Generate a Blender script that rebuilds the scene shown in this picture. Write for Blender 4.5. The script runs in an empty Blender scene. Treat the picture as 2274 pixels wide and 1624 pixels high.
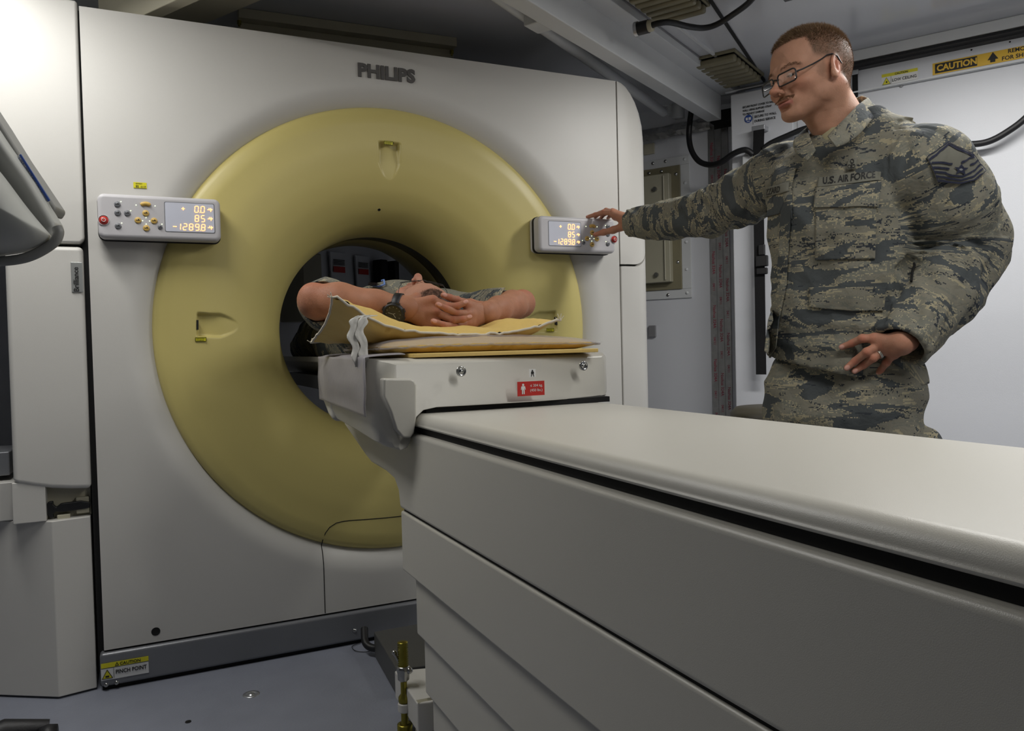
import bpy, bmesh, math, random
import numpy as np
from mathutils import Vector, Matrix, Euler, noise as mnoise
from mathutils.bvhtree import BVHTree
random.seed(7); np.random.seed(7)
C = bpy.context.scene.collection
SC = bpy.context.scene
# ------------------------------------------------------------------ camera
# world frame: x along the scanner face, y into the scanner bore, z up; camera stands at x=y=0
FPX, CX, CY, CAMH = 1756.0, 1137.0, 812.0, 1.0
RM = np.array([[0.90476432, -0.03385008, 0.42456531], [-0.42519424, -0.01391545, 0.90499515], [-0.02472614, -0.99933004, -0.02698306]])
cam_d = bpy.data.cameras.new('camera'); cam = bpy.data.objects.new('camera', cam_d); C.objects.link(cam)
cam_d.sensor_width = 36; cam_d.lens = 36 * FPX / 2274; cam_d.clip_start = 0.02
_m = Matrix.Identity(4)
for i in range(3):
    _m[i][0] = RM[i, 0]; _m[i][1] = -RM[i, 1]; _m[i][2] = -RM[i, 2]
_m[2][3] = CAMH
cam.matrix_world = _m
SC.camera = cam
SC.view_settings.view_transform = 'Standard'; SC.view_settings.look = 'None'
SC.view_settings.exposure = 0.12; SC.view_settings.gamma = 1.0
SC.view_settings.use_curve_mapping = False
# ------------------------------------------------------------------ world and lamps
w = bpy.data.worlds.new('world'); SC.world = w; w.use_nodes = True
w.node_tree.nodes['Background'].inputs[0].default_value = (0.8, 0.87, 1, 1)
w.node_tree.nodes['Background'].inputs[1].default_value = 0.05
CAMV = Vector((0, 0, CAMH))
def ray(px, py):
    return Vector(RM @ np.array([px - CX, py - CY, FPX]))
def P(px, py, d):                      # pixel at camera depth d
    return CAMV + ray(px, py) * (d / FPX)
def onY(px, py, Y):
    r = ray(px, py); return CAMV + r * (Y / r.y)
def onX(px, py, X):
    r = ray(px, py); return CAMV + r * (X / r.x)
def onZ(px, py, Z):
    r = ray(px, py); return CAMV + r * ((Z - CAMH) / r.z)
# the shelter stands turned 30 degrees to the scanner: U runs along its long wall, N across it
UU = Vector((-math.sin(math.radians(30)), math.cos(math.radians(30)), 0)); NN = Vector((math.cos(math.radians(30)), math.sin(math.radians(30)), 0))
def onN(px, py, n):
    r = ray(px, py); return CAMV + r * (n / r.dot(NN))
def RW(u, n, z):
    return UU * u + NN * n + Vector((0, 0, z))
def cdir(x, y, z):                     # camera-relative direction (right, down, forward) in world
    return Vector(RM @ np.array([x, y, z])).normalized()
def area_lamp(name, u, n, z, sx, sy, e, col=(1, 0.985, 0.955), rot=None):
    l = bpy.data.lights.new(name, 'AREA'); l.shape = 'RECTANGLE'; l.size = sx; l.size_y = sy; l.energy = e; l.color = col
    o = bpy.data.objects.new(name, l); C.objects.link(o)
    xa = UU; za = Vector((0, 0, 1)); ya = za.cross(xa)
    M = Matrix((xa, ya, za)).transposed().to_4x4(); M.translation = RW(u, n, z); o.matrix_world = M
    return o
# fluorescent battens on the ceiling: position (u, n), the same list builds the fixtures
LAMPS = [(0.14, 2.70, 21), (2.0, 0.78, 12), (-0.35, 1.35, 11), (-1.7, 1.1, 10)]
for (lu, ln, le) in LAMPS:
    area_lamp('batten_light', lu, ln, 2.115, 1.1, 0.12, le)
# ------------------------------------------------------------------ materials
def S(r, g, b):
    return tuple(((c / 255 + 0.055) / 1.055) ** 2.4 if c > 10.3 else c / 255 / 12.92 for c in (r, g, b)) + (1,)
def mat(name, col, rough=0.5, metal=0.0, bump=0.0, bscale=60, var=0.04, vscale=6, spec=0.5, sss=0, attr=None, emis=0, coat=0, coords='Object', stretch=(1, 1, 1)):
    m = bpy.data.materials.new(name); m.use_nodes = True; nt = m.node_tree; N = nt.nodes; L = nt.links
    b = N['Principled BSDF']; b.inputs['Roughness'].default_value = rough; b.inputs['Metallic'].default_value = metal
    b.inputs['Specular IOR Level'].default_value = spec; b.inputs['Coat Weight'].default_value = coat; b.inputs['Coat Roughness'].default_value = 0.15
    tc = N.new('ShaderNodeTexCoord'); mp = N.new('ShaderNodeMapping'); L.new(tc.outputs[coords], mp.inputs[0]); mp.inputs['Scale'].default_value = stretch
    nz = N.new('ShaderNodeTexNoise'); nz.inputs['Scale'].default_value = vscale; nz.inputs['Detail'].default_value = 5; L.new(mp.outputs[0], nz.inputs[0])
    mx = N.new('ShaderNodeMix'); mx.data_type = 'RGBA'; mx.blend_type = 'MULTIPLY'; mx.inputs[0].default_value = 1
    if attr:
        at = N.new('ShaderNodeAttribute'); at.attribute_name = attr; L.new(at.outputs['Color'], mx.inputs[6])
    else:
        mx.inputs[6].default_value = col
    rp = N.new('ShaderNodeMapRange'); rp.inputs[1].default_value = 0.3; rp.inputs[2].default_value = 0.7; rp.inputs[3].default_value = 1 - var; rp.inputs[4].default_value = 1 + var
    L.new(nz.outputs[0], rp.inputs[0]); L.new(rp.outputs[0], mx.inputs[7]); L.new(mx.outputs[2], b.inputs['Base Color'])
    if bump:
        n2 = N.new('ShaderNodeTexNoise'); n2.inputs['Scale'].default_value = bscale; n2.inputs['Detail'].default_value = 3; L.new(mp.outputs[0], n2.inputs[0])
        bp = N.new('ShaderNodeBump'); bp.inputs['Strength'].default_value = min(1, bump); bp.inputs['Distance'].default_value = 0.002; L.new(n2.outputs[0], bp.inputs['Height']); L.new(bp.outputs[0], b.inputs['Normal'])
    if sss:
        b.inputs['Subsurface Weight'].default_value = sss; b.inputs['Subsurface Radius'].default_value = (0.01, 0.004, 0.002); b.inputs['Subsurface Scale'].default_value = 0.6
    if emis:
        b.inputs['Emission Color'].default_value = col; b.inputs['Emission Strength'].default_value = emis
    return m
def glass_mat(name, tint=(1, 1, 1, 1), gl=0.02, rough=0.02, ior=1.2):
    m = bpy.data.materials.new(name); m.use_nodes = True; nt = m.node_tree; N = nt.nodes; L = nt.links
    out = N['Material Output']; N.remove(N['Principled BSDF'])
    t = N.new('ShaderNodeBsdfTransparent'); t.inputs[0].default_value = tint; g = N.new('ShaderNodeBsdfGlossy'); g.inputs['Roughness'].default_value = rough
    ad = N.new('ShaderNodeValue'); ad.outputs[0].default_value = 0.04 + gl
    mx = N.new('ShaderNodeMixShader'); L.new(ad.outputs[0], mx.inputs[0]); L.new(t.outputs[0], mx.inputs[1]); L.new(g.outputs[0], mx.inputs[2]); L.new(mx.outputs[0], out.inputs[0])
    return m
def camo_mat():
    m = bpy.data.materials.new('digital_tiger_camouflage'); m.use_nodes = True; nt = m.node_tree; N = nt.nodes; L = nt.links
    b = N['Principled BSDF']; b.inputs['Roughness'].default_value = 0.9; b.inputs['Specular IOR Level'].default_value = 0.15
    at = N.new('ShaderNodeAttribute'); at.attribute_name = 'rest'
    def vm(op, a, v=None, l=None):
        n = N.new('ShaderNodeVectorMath'); n.operation = op; L.new(a, n.inputs[0])
        if v is not None: n.inputs[1].default_value = v
        if l is not None: L.new(l, n.inputs[1])
        return n.outputs[0]
    px = 0.0028
    sn = vm('SNAP', at.outputs['Vector'], (px, px, px))
    def nz(vec, stretch, off, detail=3, dist=0.0, rough=0.55):
        a = vm('MULTIPLY', vec, stretch); a = vm('ADD', a, off)
        n = N.new('ShaderNodeTexNoise'); n.inputs['Scale'].default_value = 1; n.inputs['Detail'].default_value = detail; n.inputs['Distortion'].default_value = dist; n.inputs['Roughness'].default_value = rough
        L.new(a, n.inputs[0]); return n.outputs[0]
    def band(x, lo, hi):
        a = N.new('ShaderNodeMath'); a.operation = 'GREATER_THAN'; a.inputs[1].default_value = lo; L.new(x, a.inputs[0])
        c = N.new('ShaderNodeMath'); c.operation = 'LESS_THAN'; c.inputs[1].default_value = hi; L.new(x, c.inputs[0])
        d = N.new('ShaderNodeMath'); d.operation = 'MULTIPLY'; L.new(a.outputs[0], d.inputs[0]); L.new(c.outputs[0], d.inputs[1]); return d.outputs[0]
    def mixc(f, a, bcol):
        x = N.new('ShaderNodeMix'); x.data_type = 'RGBA'; L.new(f, x.inputs[0])
        if isinstance(a, tuple): x.inputs[6].default_value = a
        else: L.new(a, x.inputs[6])
        x.inputs[7].default_value = bcol; return x.outputs[2]
    A = nz(sn, (6.5, 6.5, 21), (3, 1, 7), 5, 0.7, 0.6)
    B = nz(sn, (15, 15, 62), (11, 5, 2), 4, 0.8)
    D = nz(sn, (9, 9, 36), (21, 15, 9), 5, 1.0, 0.65)
    sage, slate, tan, sand, ink = S(118, 118, 108), S(79, 83, 84), S(130, 126, 110), S(160, 152, 127), S(58, 62, 67)
    c = mixc(band(D, 0.47, 0.57), sage, S(128, 125, 112))
    c = mixc(band(D, 0.575, 0.9), c, tan)
    c = mixc(band(D, 0.60, 0.625), c, ink)
    c = mixc(band(D, 0.40, 0.418), c, sand)
    c = mixc(band(B, 0.635, 0.9), c, sand)
    c = mixc(band(A, 0.0, 0.482), c, sand)
    c = mixc(band(A, 0.0, 0.465), c, slate)
    c = mixc(band(B, 0.0, 0.35), c, ink)
    # cloth weave and dirt
    n2 = N.new('ShaderNodeTexNoise'); n2.inputs['Scale'].default_value = 260; L.new(at.outputs['Vector'], n2.inputs[0])
    n3 = N.new('ShaderNodeTexNoise'); n3.inputs['Scale'].default_value = 28; n3.inputs['Detail'].default_value = 4; n3.inputs['Distortion'].default_value = 0.6; L.new(at.outputs['Vector'], n3.inputs[0])
    bp = N.new('ShaderNodeBump'); bp.inputs['Strength'].default_value = 0.25; bp.inputs['Distance'].default_value = 0.001; L.new(n2.outputs[0], bp.inputs['Height'])
    b2 = N.new('ShaderNodeBump'); b2.inputs['Strength'].default_value = 0.55; b2.inputs['Distance'].default_value = 0.008; L.new(n3.outputs[0], b2.inputs['Height']); L.new(bp.outputs[0], b2.inputs['Normal'])
    L.new(b2.outputs[0], b.inputs['Normal']); L.new(c, b.inputs['Base Color'])
    return m
M_ = {}
M_['cream'] = mat('cream_plastic', S(205, 203, 197), 0.38, bump=0.12, bscale=900, var=0.015, vscale=2)
M_['table'] = mat('table_cream_plastic', S(196, 193, 183), 0.35, bump=0.12, bscale=900, var=0.015, vscale=2)
M_['yellow'] = mat('yellow_plastic', S(202, 188, 118), 0.38, bump=0.1, bscale=900, var=0.015, vscale=2)
M_['dark'] = mat('black_gap', S(14, 14, 14), 0.8)
M_['black'] = mat('black_plastic', S(24, 24, 26), 0.4)
M_['rubber'] = mat('black_rubber', S(22, 22, 24), 0.5, bump=0.2, bscale=200)
M_['webbing'] = mat('black_webbing', S(14, 14, 16), 0.9, bump=0.5, bscale=500)
M_['bore'] = mat('dark_bore_glass', S(16, 16, 17), 0.25)
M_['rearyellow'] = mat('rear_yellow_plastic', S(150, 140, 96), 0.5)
M_['railgrey'] = mat('grey_painted_steel', S(128, 130, 134), 0.35, metal=0.3, bump=0.1, bscale=400)
M_['wall'] = mat('white_painted_wall', S(212, 214, 219), 0.4, bump=0.15, bscale=300, var=0.02, vscale=1.5)
M_['walldim'] = mat('wall_greyed_to_cut_fill', S(120, 122, 126), 0.6)  # unseen left and front walls, darkened to cut bounced fill light
M_['ceil'] = mat('glossy_white_ceiling', S(194, 196, 200), 0.13, var=0.03, vscale=2, bump=0.05, bscale=30)
M_['floor'] = mat('grey_blue_vinyl_floor', S(134, 138, 150), 0.45, bump=0.3, bscale=140, var=0.05, vscale=9)
M_['white'] = mat('white_enamel', S(205, 207, 208), 0.35, var=0.03)
M_['offwhite'] = mat('aged_white_enamel', S(186, 181, 160), 0.45, var=0.05)
M_['olive'] = mat('olive_grey_paint', S(128, 122, 98), 0.45, var=0.06, vscale=20)
M_['hatch'] = mat('beige_enamel', S(170, 166, 146), 0.45, var=0.03)
M_['alu'] = mat('brushed_aluminium', S(190, 192, 195), 0.3, metal=0.8)
M_['foil'] = mat('aluminium_foil_tape', S(172, 172, 172), 0.28, metal=0.75, bump=1.0, bscale=40, var=0.12, vscale=30)
M_['steel'] = mat('polished_steel', S(175, 175, 172), 0.2, metal=1.0)
M_['brass'] = mat('yellow_zinc_plated_steel', S(150, 140, 60), 0.28, metal=0.9, var=0.15, vscale=60)
M_['grey'] = mat('mid_grey_plastic', S(128, 128, 130), 0.4)
M_['panel'] = mat('control_panel_grey', S(190, 188, 190), 0.42, bump=0.1, bscale=700)
M_['screen'] = mat('lcd_window_backlight_tint', S(205, 208, 220), 0.35)  # backlight put into the base colour, the window itself does not emit
M_['butyel'] = mat('amber_button', S(205, 170, 92), 0.4)
M_['butgrey'] = mat('dark_grey_button', S(112, 114, 118), 0.4)
M_['red'] = mat('red_button', S(190, 60, 52), 0.35)
M_['led'] = mat('orange_led', (1.0, 0.42, 0.14, 1), emis=2.6)
M_['gled'] = mat('pale_green_led', (0.85, 1.0, 0.55, 1), emis=2.5)
M_['lamp'] = mat('fluorescent_tube', (1.0, 0.98, 0.94, 1), emis=7)
M_['ink'] = mat('black_print', S(22, 22, 22), 0.6)
M_['logo'] = mat('logo_grey', S(88, 86, 84), 0.4)
M_['stickw'] = mat('white_sticker', S(222, 222, 220), 0.4)
M_['sticky'] = mat('yellow_sticker', S(222, 178, 25), 0.4)
M_['sticklime'] = mat('lime_sticker', S(216, 208, 38), 0.4)
M_['stickred'] = mat('red_sticker', S(186, 38, 30), 0.35)
M_['blue'] = mat('blue_print', S(40, 74, 150), 0.5)
M_['redprint'] = mat('faded_red_print', S(165, 70, 85), 0.5)
M_['badge'] = mat('silver_badge', S(160, 162, 160), 0.3, metal=0.4)
M_['pillow'] = mat('yellow_vinyl_cushion', S(222, 190, 112), 0.5, bump=0.3, bscale=70, var=0.05, vscale=14)
M_['piping'] = mat('white_cotton_piping', S(216, 208, 190), 0.8)
M_['tape'] = mat('white_medical_tape', S(205, 203, 196), 0.7, bump=0.6, bscale=90)
M_['skin'] = mat('skin', None, 0.56, attr='col', bump=0.3, bscale=300, var=0.07, vscale=45, sss=0.10, spec=0.25)
M_['hairs'] = mat('brown_hair', None, 0.75, attr='col', spec=0.1, var=0.2, vscale=200)
M_['shirt'] = mat('sand_cotton_undershirt', S(168, 160, 128), 0.9, bump=0.3, bscale=400)
M_['patch'] = mat('grey_green_patch_cloth', S(116, 115, 104), 0.9)
M_['navy'] = mat('navy_embroidery', S(32, 36, 58), 0.8)
M_['lens'] = glass_mat('spectacle_lens')
M_['camo'] = camo_mat()
M_['darkbag'] = mat('black_nylon', S(20, 20, 22), 0.7)
M_['paper'] = glass_mat('translucent_plastic_sheet', (0.75, 0.74, 0.78, 1), 0.10, 0.35)
def cloudy(name, col, alpha, rough):
    m = mat(name, col, rough, bump=0.5, bscale=40, var=0.05); m.node_tree.nodes['Principled BSDF'].inputs['Alpha'].default_value = alpha; return m
M_['sheet'] = cloudy('frosted_vinyl_sheet', S(176, 172, 176), 0.62, 0.3)
M_['matcover'] = cloudy('clear_vinyl_cover', S(190, 184, 186), 0.42, 0.28)
# ------------------------------------------------------------------ mesh helpers
class MB:
    def __init__(self):
        self.v = []; self.f = []; self.m = []; self.s = []
    def add(self, vs, fs, mi=0, smooth=False):
        o = len(self.v); self.v += [tuple(x) for x in vs]
        self.f += [tuple(i + o for i in q) for q in fs]; self.m += [mi] * len(fs); self.s += [smooth] * len(fs); return self
    def box(self, c, sx, sy, sz, ax=None, mi=0):
        ax = ax or (Vector((1, 0, 0)), Vector((0, 1, 0)), Vector((0, 0, 1)))
        c = Vector(c); vs = []
        for k in (-1, 1):
            for j in (-1, 1):
                for i in (-1, 1):
                    vs.append(c + ax[0] * (i * sx / 2) + ax[1] * (j * sy / 2) + ax[2] * (k * sz / 2))
        return self.add(vs, [(0, 2, 3, 1), (4, 5, 7, 6), (0, 1, 5, 4), (2, 6, 7, 3), (0, 4, 6, 2), (1, 3, 7, 5)], mi)
    def b2(self, x0, x1, y0, y1, z0, z1, mi=0):
        return self.box(((x0 + x1) / 2, (y0 + y1) / 2, (z0 + z1) / 2), x1 - x0, y1 - y0, z1 - z0, None, mi)
    def prism(self, pts, d, mi=0, smooth=False):    # closed outline pts (world) pushed by vector d
        n = len(pts); d = Vector(d); a = [Vector(p) for p in pts]; b = [p + d for p in a]
        self.add(a + b, [tuple(range(n))[::-1], tuple(range(n, 2 * n))], mi)
        o = len(self.v) - 2 * n
        for i in range(n):
            j = (i + 1) % n; self.f.append((o + i, o + j, o + n + j, o + n + i)); self.m.append(mi); self.s.append(smooth)
        return self
    def tube(self, path, r, seg=12, mi=0, cap=True, smooth=True, closed=False):
        path = [Vector(p) for p in path]; n = len(path); rs = r if isinstance(r, (list, tuple)) else [r] * n
        t0 = (path[1] - path[0]).normalized(); up = Vector((0, 0, 1)) if abs(t0.z) < 0.9 else Vector((1, 0, 0))
        nrm = t0.cross(up).normalized(); vs = []
        for i in range(n):
            if closed: t = (path[(i + 1) % n] - path[i - 1]).normalized()
            else: t = (path[min(i + 1, n - 1)] - path[max(i - 1, 0)]).normalized()
            nrm = (nrm - t * nrm.dot(t)).normalized(); b = t.cross(nrm)
            for k in range(seg):
                a = 2 * math.pi * k / seg; vs.append(path[i] + (nrm * math.cos(a) + b * math.sin(a)) * rs[i])
        fs = []
        for i in range(n if closed else n - 1):
            for k in range(seg):
                fs.append((i * seg + k, i * seg + (k + 1) % seg, ((i + 1) % n) * seg + (k + 1) % seg, ((i + 1) % n) * seg + k))
        self.add(vs, fs, mi, smooth)
        if cap and not closed: self.add(vs[:seg], [tuple(range(seg))[::-1]], mi); self.add(vs[-seg:], [tuple(range(seg))], mi)
        return self
    def cyl(self, a, b, r, seg=24, mi=0, r2=None):
        return self.tube([a, b], [r, r if r2 is None else r2], seg, mi)
    def lathe(self, prof, c, axis, seg=32, mi=0, smooth=True):   # prof: (radius, height)
        axis = Vector(axis).normalized(); up = Vector((0, 0, 1)) if abs(axis.z) < 0.9 else Vector((1, 0, 0)); a = axis.cross(up).normalized(); b = axis.cross(a)
        c = Vector(c); vs = []
        for (r, h) in prof:
            for k in range(seg):
                t = 2 * math.pi * k / seg; vs.append(c + axis * h + (a * math.cos(t) + b * math.sin(t)) * r)
        fs = [(i * seg + k, i * seg + (k + 1) % seg, (i + 1) * seg + (k + 1) % seg, (i + 1) * seg + k) for i in range(len(prof) - 1) for k in range(seg)]
        return self.add(vs, fs, mi, smooth)
    def text(self, s, o, xa, ya, size, mi=0, bold=0.0, ext=0.0004, align='LEFT', shear=0, sx=1.0):
        vs, fs = text_data(s, bold, align, shear, ext / max(size, 1e-6)); o = Vector(o); xa = Vector(xa).normalized(); ya = Vector(ya).normalized(); za = xa.cross(ya)
        return self.add([o + xa * (p[0] * size * sx) + ya * (p[1] * size) + za * (p[2] * size) for p in vs], fs, mi)
    def build(self, name, mats, parent=None, bevel=0, seg=3, smooth=None, sub=0, fixn=True):
        me = bpy.data.meshes.new(name); me.from_pydata(self.v, [], self.f)
        if not isinstance(mats, (list, tuple)): mats = [mats]
        for x in mats: me.materials.append(M_[x] if isinstance(x, str) else x)
        me.polygons.foreach_set('material_index', self.m)
        me.polygons.foreach_set('use_smooth', [True] * len(self.f) if smooth else self.s)
        me.update(); me.validate()
        if fixn:
            bm = bmesh.new(); bm.from_mesh(me); bmesh.ops.recalc_face_normals(bm, faces=bm.faces); bm.to_mesh(me); bm.free()
        o = bpy.data.objects.new(name, me); C.objects.link(o)
        if parent: o.parent = parent; o.matrix_parent_inverse = parent.matrix_world.inverted()
        if bevel:
            md = o.modifiers.new('bevel', 'BEVEL'); md.width = bevel; md.segments = seg; md.limit_method = 'ANGLE'; md.angle_limit = math.radians(35); md.harden_normals = True
            me.polygons.foreach_set('use_smooth', [True] * len(me.polygons))
        if sub:
            md = o.modifiers.new('sub', 'SUBSURF'); md.levels = sub; md.render_levels = sub
        return o
_tc = {}
def text_data(s, bold, align, shear, ext):
    key = (s, bold, align, shear, round(ext, 4))
    if key in _tc: return _tc[key]
    cu = bpy.data.curves.new('t', 'FONT'); cu.body = s; cu.size = 1; cu.offset = bold; cu.align_x = align; cu.shear = shear; cu.extrude = ext; cu.resolution_u = 3
    o = bpy.data.objects.new('t', cu); C.objects.link(o); dg = bpy.context.evaluated_depsgraph_get(); me = bpy.data.meshes.new_from_object(o.evaluated_get(dg))
    r = ([tuple(v.co) for v in me.vertices], [tuple(p.vertices) for p in me.polygons]); C.objects.unlink(o); bpy.data.objects.remove(o); bpy.data.curves.remove(cu); bpy.data.meshes.remove(me)
    _tc[key] = r; return r
def tag(o, label=None, cat=None, group=None, kind=None):
    if label: o['label'] = label
    if cat: o['category'] = cat
    if group: o['group'] = group
    if kind: o['kind'] = kind
    return o
def thing(name, loc, label, cat, group=None):
    o = bpy.data.objects.new(name, None); C.objects.link(o); o.location = loc; o.empty_display_size = 0.05
    bpy.context.view_layer.update(); return tag(o, label, cat, group)
def struct(o): o['kind'] = 'structure'; return o
def catmull(pts, n):
    pts = [np.array(p, float) for p in pts]; out = []
    for i in range(len(pts) - 1):
        p0 = pts[max(i - 1, 0)]; p1 = pts[i]; p2 = pts[i + 1]; p3 = pts[min(i + 2, len(pts) - 1)]
        for k in range(n):
            t = k / n; out.append(0.5 * ((2 * p1) + (-p0 + p2) * t + (2 * p0 - 5 * p1 + 4 * p2 - p3) * t * t + (-p0 + 3 * p1 - 3 * p2 + p3) * t ** 3))
    out.append(pts[-1]); return out
def vpath(pts, n=8): return [Vector(p) for p in catmull(pts, n)]
X_, Y_, Z_ = Vector((1, 0, 0)), Vector((0, 1, 0)), Vector((0, 0, 1))
# ================================================================== ROOM
RAX = (UU, NN, Z_)
def rbox(mb, u0, u1, n0, n1, z0, z1, mi=0):
    return mb.box(RW((u0 + u1) / 2, (n0 + n1) / 2, (z0 + z1) / 2), abs(u1 - u0), abs(n1 - n0), abs(z1 - z0), RAX, mi)
CEIL = 2.2
UB, NL, UF = 3.58, -1.9, -2.4
struct(rbox(MB(), UF, UB, NL, 3.9, -0.1, 0).build('floor', 'floor'))
struct(rbox(MB(), UF, UB, NL, 3.9, CEIL, CEIL + 0.1).build('ceiling', 'ceil'))
struct(rbox(MB(), 1.258, UB, 3.85, 3.95, 0, CEIL).build('wall_far', 'wall'))
struct(rbox(MB(), UF, 0.96, 3.64, 3.95, 0, CEIL).build('wall_right', 'wall'))
struct(rbox(MB(), UB, UB + 0.1, NL, 3.95, 0, CEIL).build('wall_back', 'wall'))
struct(rbox(MB(), UF, UB, NL - 0.1, NL, 0, CEIL).build('wall_left', 'walldim'))
struct(rbox(MB(), UF - 0.1, UF, NL - 0.1, 3.95, 0, CEIL).build('wall_front', 'walldim'))
# wall seam strips at the top of the right wall: gasket + aluminium profile
b = MB(); rbox(b, UF, 0.99, 3.60, 3.64, 2.155, 2.2); struct(b.build('trim_1', 'white', bevel=0.004))
b = MB(); rbox(b, UF, 0.99, 3.602, 3.64, 2.125, 2.152); b.tube([RW(UF, 3.605, 2.14), RW(0.99, 3.605, 2.14)], 0.012); struct(b.build('trim_2', 'rubber'))
b = MB(); rbox(b, UF, 0.99, 3.615, 3.64, 2.028, 2.034); struct(b.build('trim_3', 'white'))
# ceiling joint strips along N
b = MB(); b.prism([onZ(1533, -60, 2.199), onZ(1543, -60, 2.199), onZ(1700, 178, 2.199), onZ(1697, 184, 2.199)], (0, 0, -0.004)); struct(b.build('trim_4', 'dark'))
b = MB(); rbox(b, 1.255, 1.262, 2.0, 3.83, 2.194, 2.2); struct(b.build('trim_5', 'grey'))
b = MB(); rbox(b, 1.19, 1.20, 0.2, 3.5, 2.19, 2.2); struct(b.build('trim_6', 'white'))
# beams
def beam(u0, u1, n0, n1, z0, label, m='white'):
    b = MB(); rbox(b, u0, u1, n0, n1, z0, CEIL); return tag(b.build('ceiling_beam', m, bevel=0.004), label, 'beam')
beam(1.335, 1.405, 0.3, 3.72, 2.05, 'long white box beam running over the right end of the scanner to the far wall')
b = MB(); rbox(b, 1.26, 1.34, 0.3, 3.72, 2.165, 2.2); b.build('beam_flange', 'white', C.objects['ceiling_beam'], bevel=0.003)
b = MB(); rbox(b, 1.10, 2.6, 1.40, 1.445, 2.05, 2.2); tag(b.build('ceiling_beam', 'offwhite', bevel=0.003), 'short bright beam crossing the ceiling above the scanner top left corner', 'beam')
b = MB(); rbox(b, 1.1, 2.75, 1.50, 1.66, 2.12, 2.2); tag(b.build('ceiling_beam', 'offwhite', bevel=0.003), 'cream beam beside the bright one above the scanner top left corner', 'beam')
# round tube along the ceiling
b = MB(); b.tube([onZ(1075, -30, 2.13), onZ(1363, 176, 2.13) + (onZ(1363, 176, 2.13) - onZ(1098, 0, 2.13)).normalized() * 0.6], 0.022, 20)
tag(b.build('ceiling_pipe', 'white'), 'white round pipe running under the ceiling left of the long beam', 'pipe')
# small junction box by the beam
p = onZ(1205, 20, 2.14); b = MB(); b.box(p, 0.10, 0.09, 0.12, RAX); tag(b.build('junction_box', 'white', bevel=0.004), 'small white box on the ceiling between the round pipe and the long beam', 'box')
# dark channel bracket behind the scanner top with bolts
e0 = onZ(530, 38, 2.165); e1 = onZ(1015, 103, 2.165); d = (e1 - e0).normalized(); q = Vector((-d.y, d.x, 0))
b = MB(); b.prism([e0, e1, e1 + q * 0.05, e0 + q * 0.05], (0, 0, 0.034)); b.prism([e0 + q * 0.042, e1 + q * 0.042, e1 + q * 0.05, e0 + q * 0.05], (0, 0, -0.03))
tr = tag(b.build('ceiling_bracket', 'offwhite', bevel=0.002), 'long cream steel channel fixed to the ceiling above the scanner top edge', 'bracket')
for px in (531, 1003):
    c = onZ(px, 46 if px < 600 else 112, 2.155); b = MB(); b.cyl(c, c + Z_ * -0.012, 0.008, 6); b.cyl(c, c + Z_ * -0.02, 0.004, 12); b.build('bolt', 'brass', tr)
# ceiling louvre vents
def vent(px4, nslat, label):
    cs = [onZ(x, y, 2.19) for x, y in px4]; us = [c.dot(UU) for c in cs]; ns = [c.dot(NN) for c in cs]
    u0, u1, n0, n1 = min(us) + 0.01, max(us) - 0.0, min(ns), max(ns)
    r = thing('ceiling_vent', RW((u0 + u1) / 2, (n0 + n1) / 2, CEIL), label, 'vent', 'slatted ceiling vents')
    b = MB(); rbox(b, u0, u1, n0, n1, 2.192, 2.2); b.build('vent_backing', 'dark', r)
    b = MB()
    for (a0, a1, c0, c1) in ((u0 - .008, u0, n0, n1), (u1, u1 + .008, n0, n1), (u0 - .008, u1 + .008, n0 - .008, n0), (u0 - .008, u1 + .008, n1, n1 + .008)):
        rbox(b, a0, a1, c0, c1, 2.188, 2.2)
    b.build('vent_frame', 'olive', r, bevel=0.0015)
    for i in range(nslat):
        n = n0 + (i + 0.5) * (n1 - n0) / nslat; wv = (n1 - n0) / nslat * 0.72
        b = MB(); b.box(RW((u0 + u1) / 2, n, 2.174), u1 - u0, wv, 0.030, RAX); b.build('vent_slat', 'olive', r, bevel=wv * 0.3)
vent([(1567, 130), (1635, 113), (1690, 165), (1610, 185)], 7, 'slatted olive ceiling vent near the far wall above the lettered panel')
vent([(1380, -40), (1500, -60), (1555, 8), (1465, 42)], 8, 'slatted olive ceiling vent at the top edge, left of the black cable')
b = MB(); b.tube([RW(1.30, 3.69, 2.165), RW(1.03, 3.69, 2.165)], 0.011, 14); tag(b.build('ceiling_rail', 'alu'), 'short metal rod under the ceiling beside the far slatted vent', 'rail')
# fluorescent fittings
for i, (lu, ln, le) in enumerate(LAMPS):
    lab = ['fluorescent batten at the top edge above the standing airman', 'fluorescent batten overhead near the left end of the scanner', 'fluorescent batten overhead above the patient table', 'fluorescent batten overhead behind the camera'][i]
    r = thing('ceiling_light', RW(lu, ln, CEIL), lab, 'lamp')
    b = MB(); rbox(b, lu - 0.62, lu + 0.62, ln - 0.045, ln + 0.045, 2.155, 2.2); b.build('housing', 'white', r, bevel=0.003)
    for sgn in (-1, 1):
        b = MB(); rbox(b, lu + sgn * 0.60 - 0.012, lu + sgn * 0.60 + 0.012, ln - 0.02, ln + 0.02, 2.115, 2.16); b.build('lamp_socket', 'black', r)
    b = MB(); b.tube([RW(lu - 0.585, ln, 2.135), RW(lu + 0.585, ln, 2.135)], 0.013, 16); b.build('tube', 'lamp', r)
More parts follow.
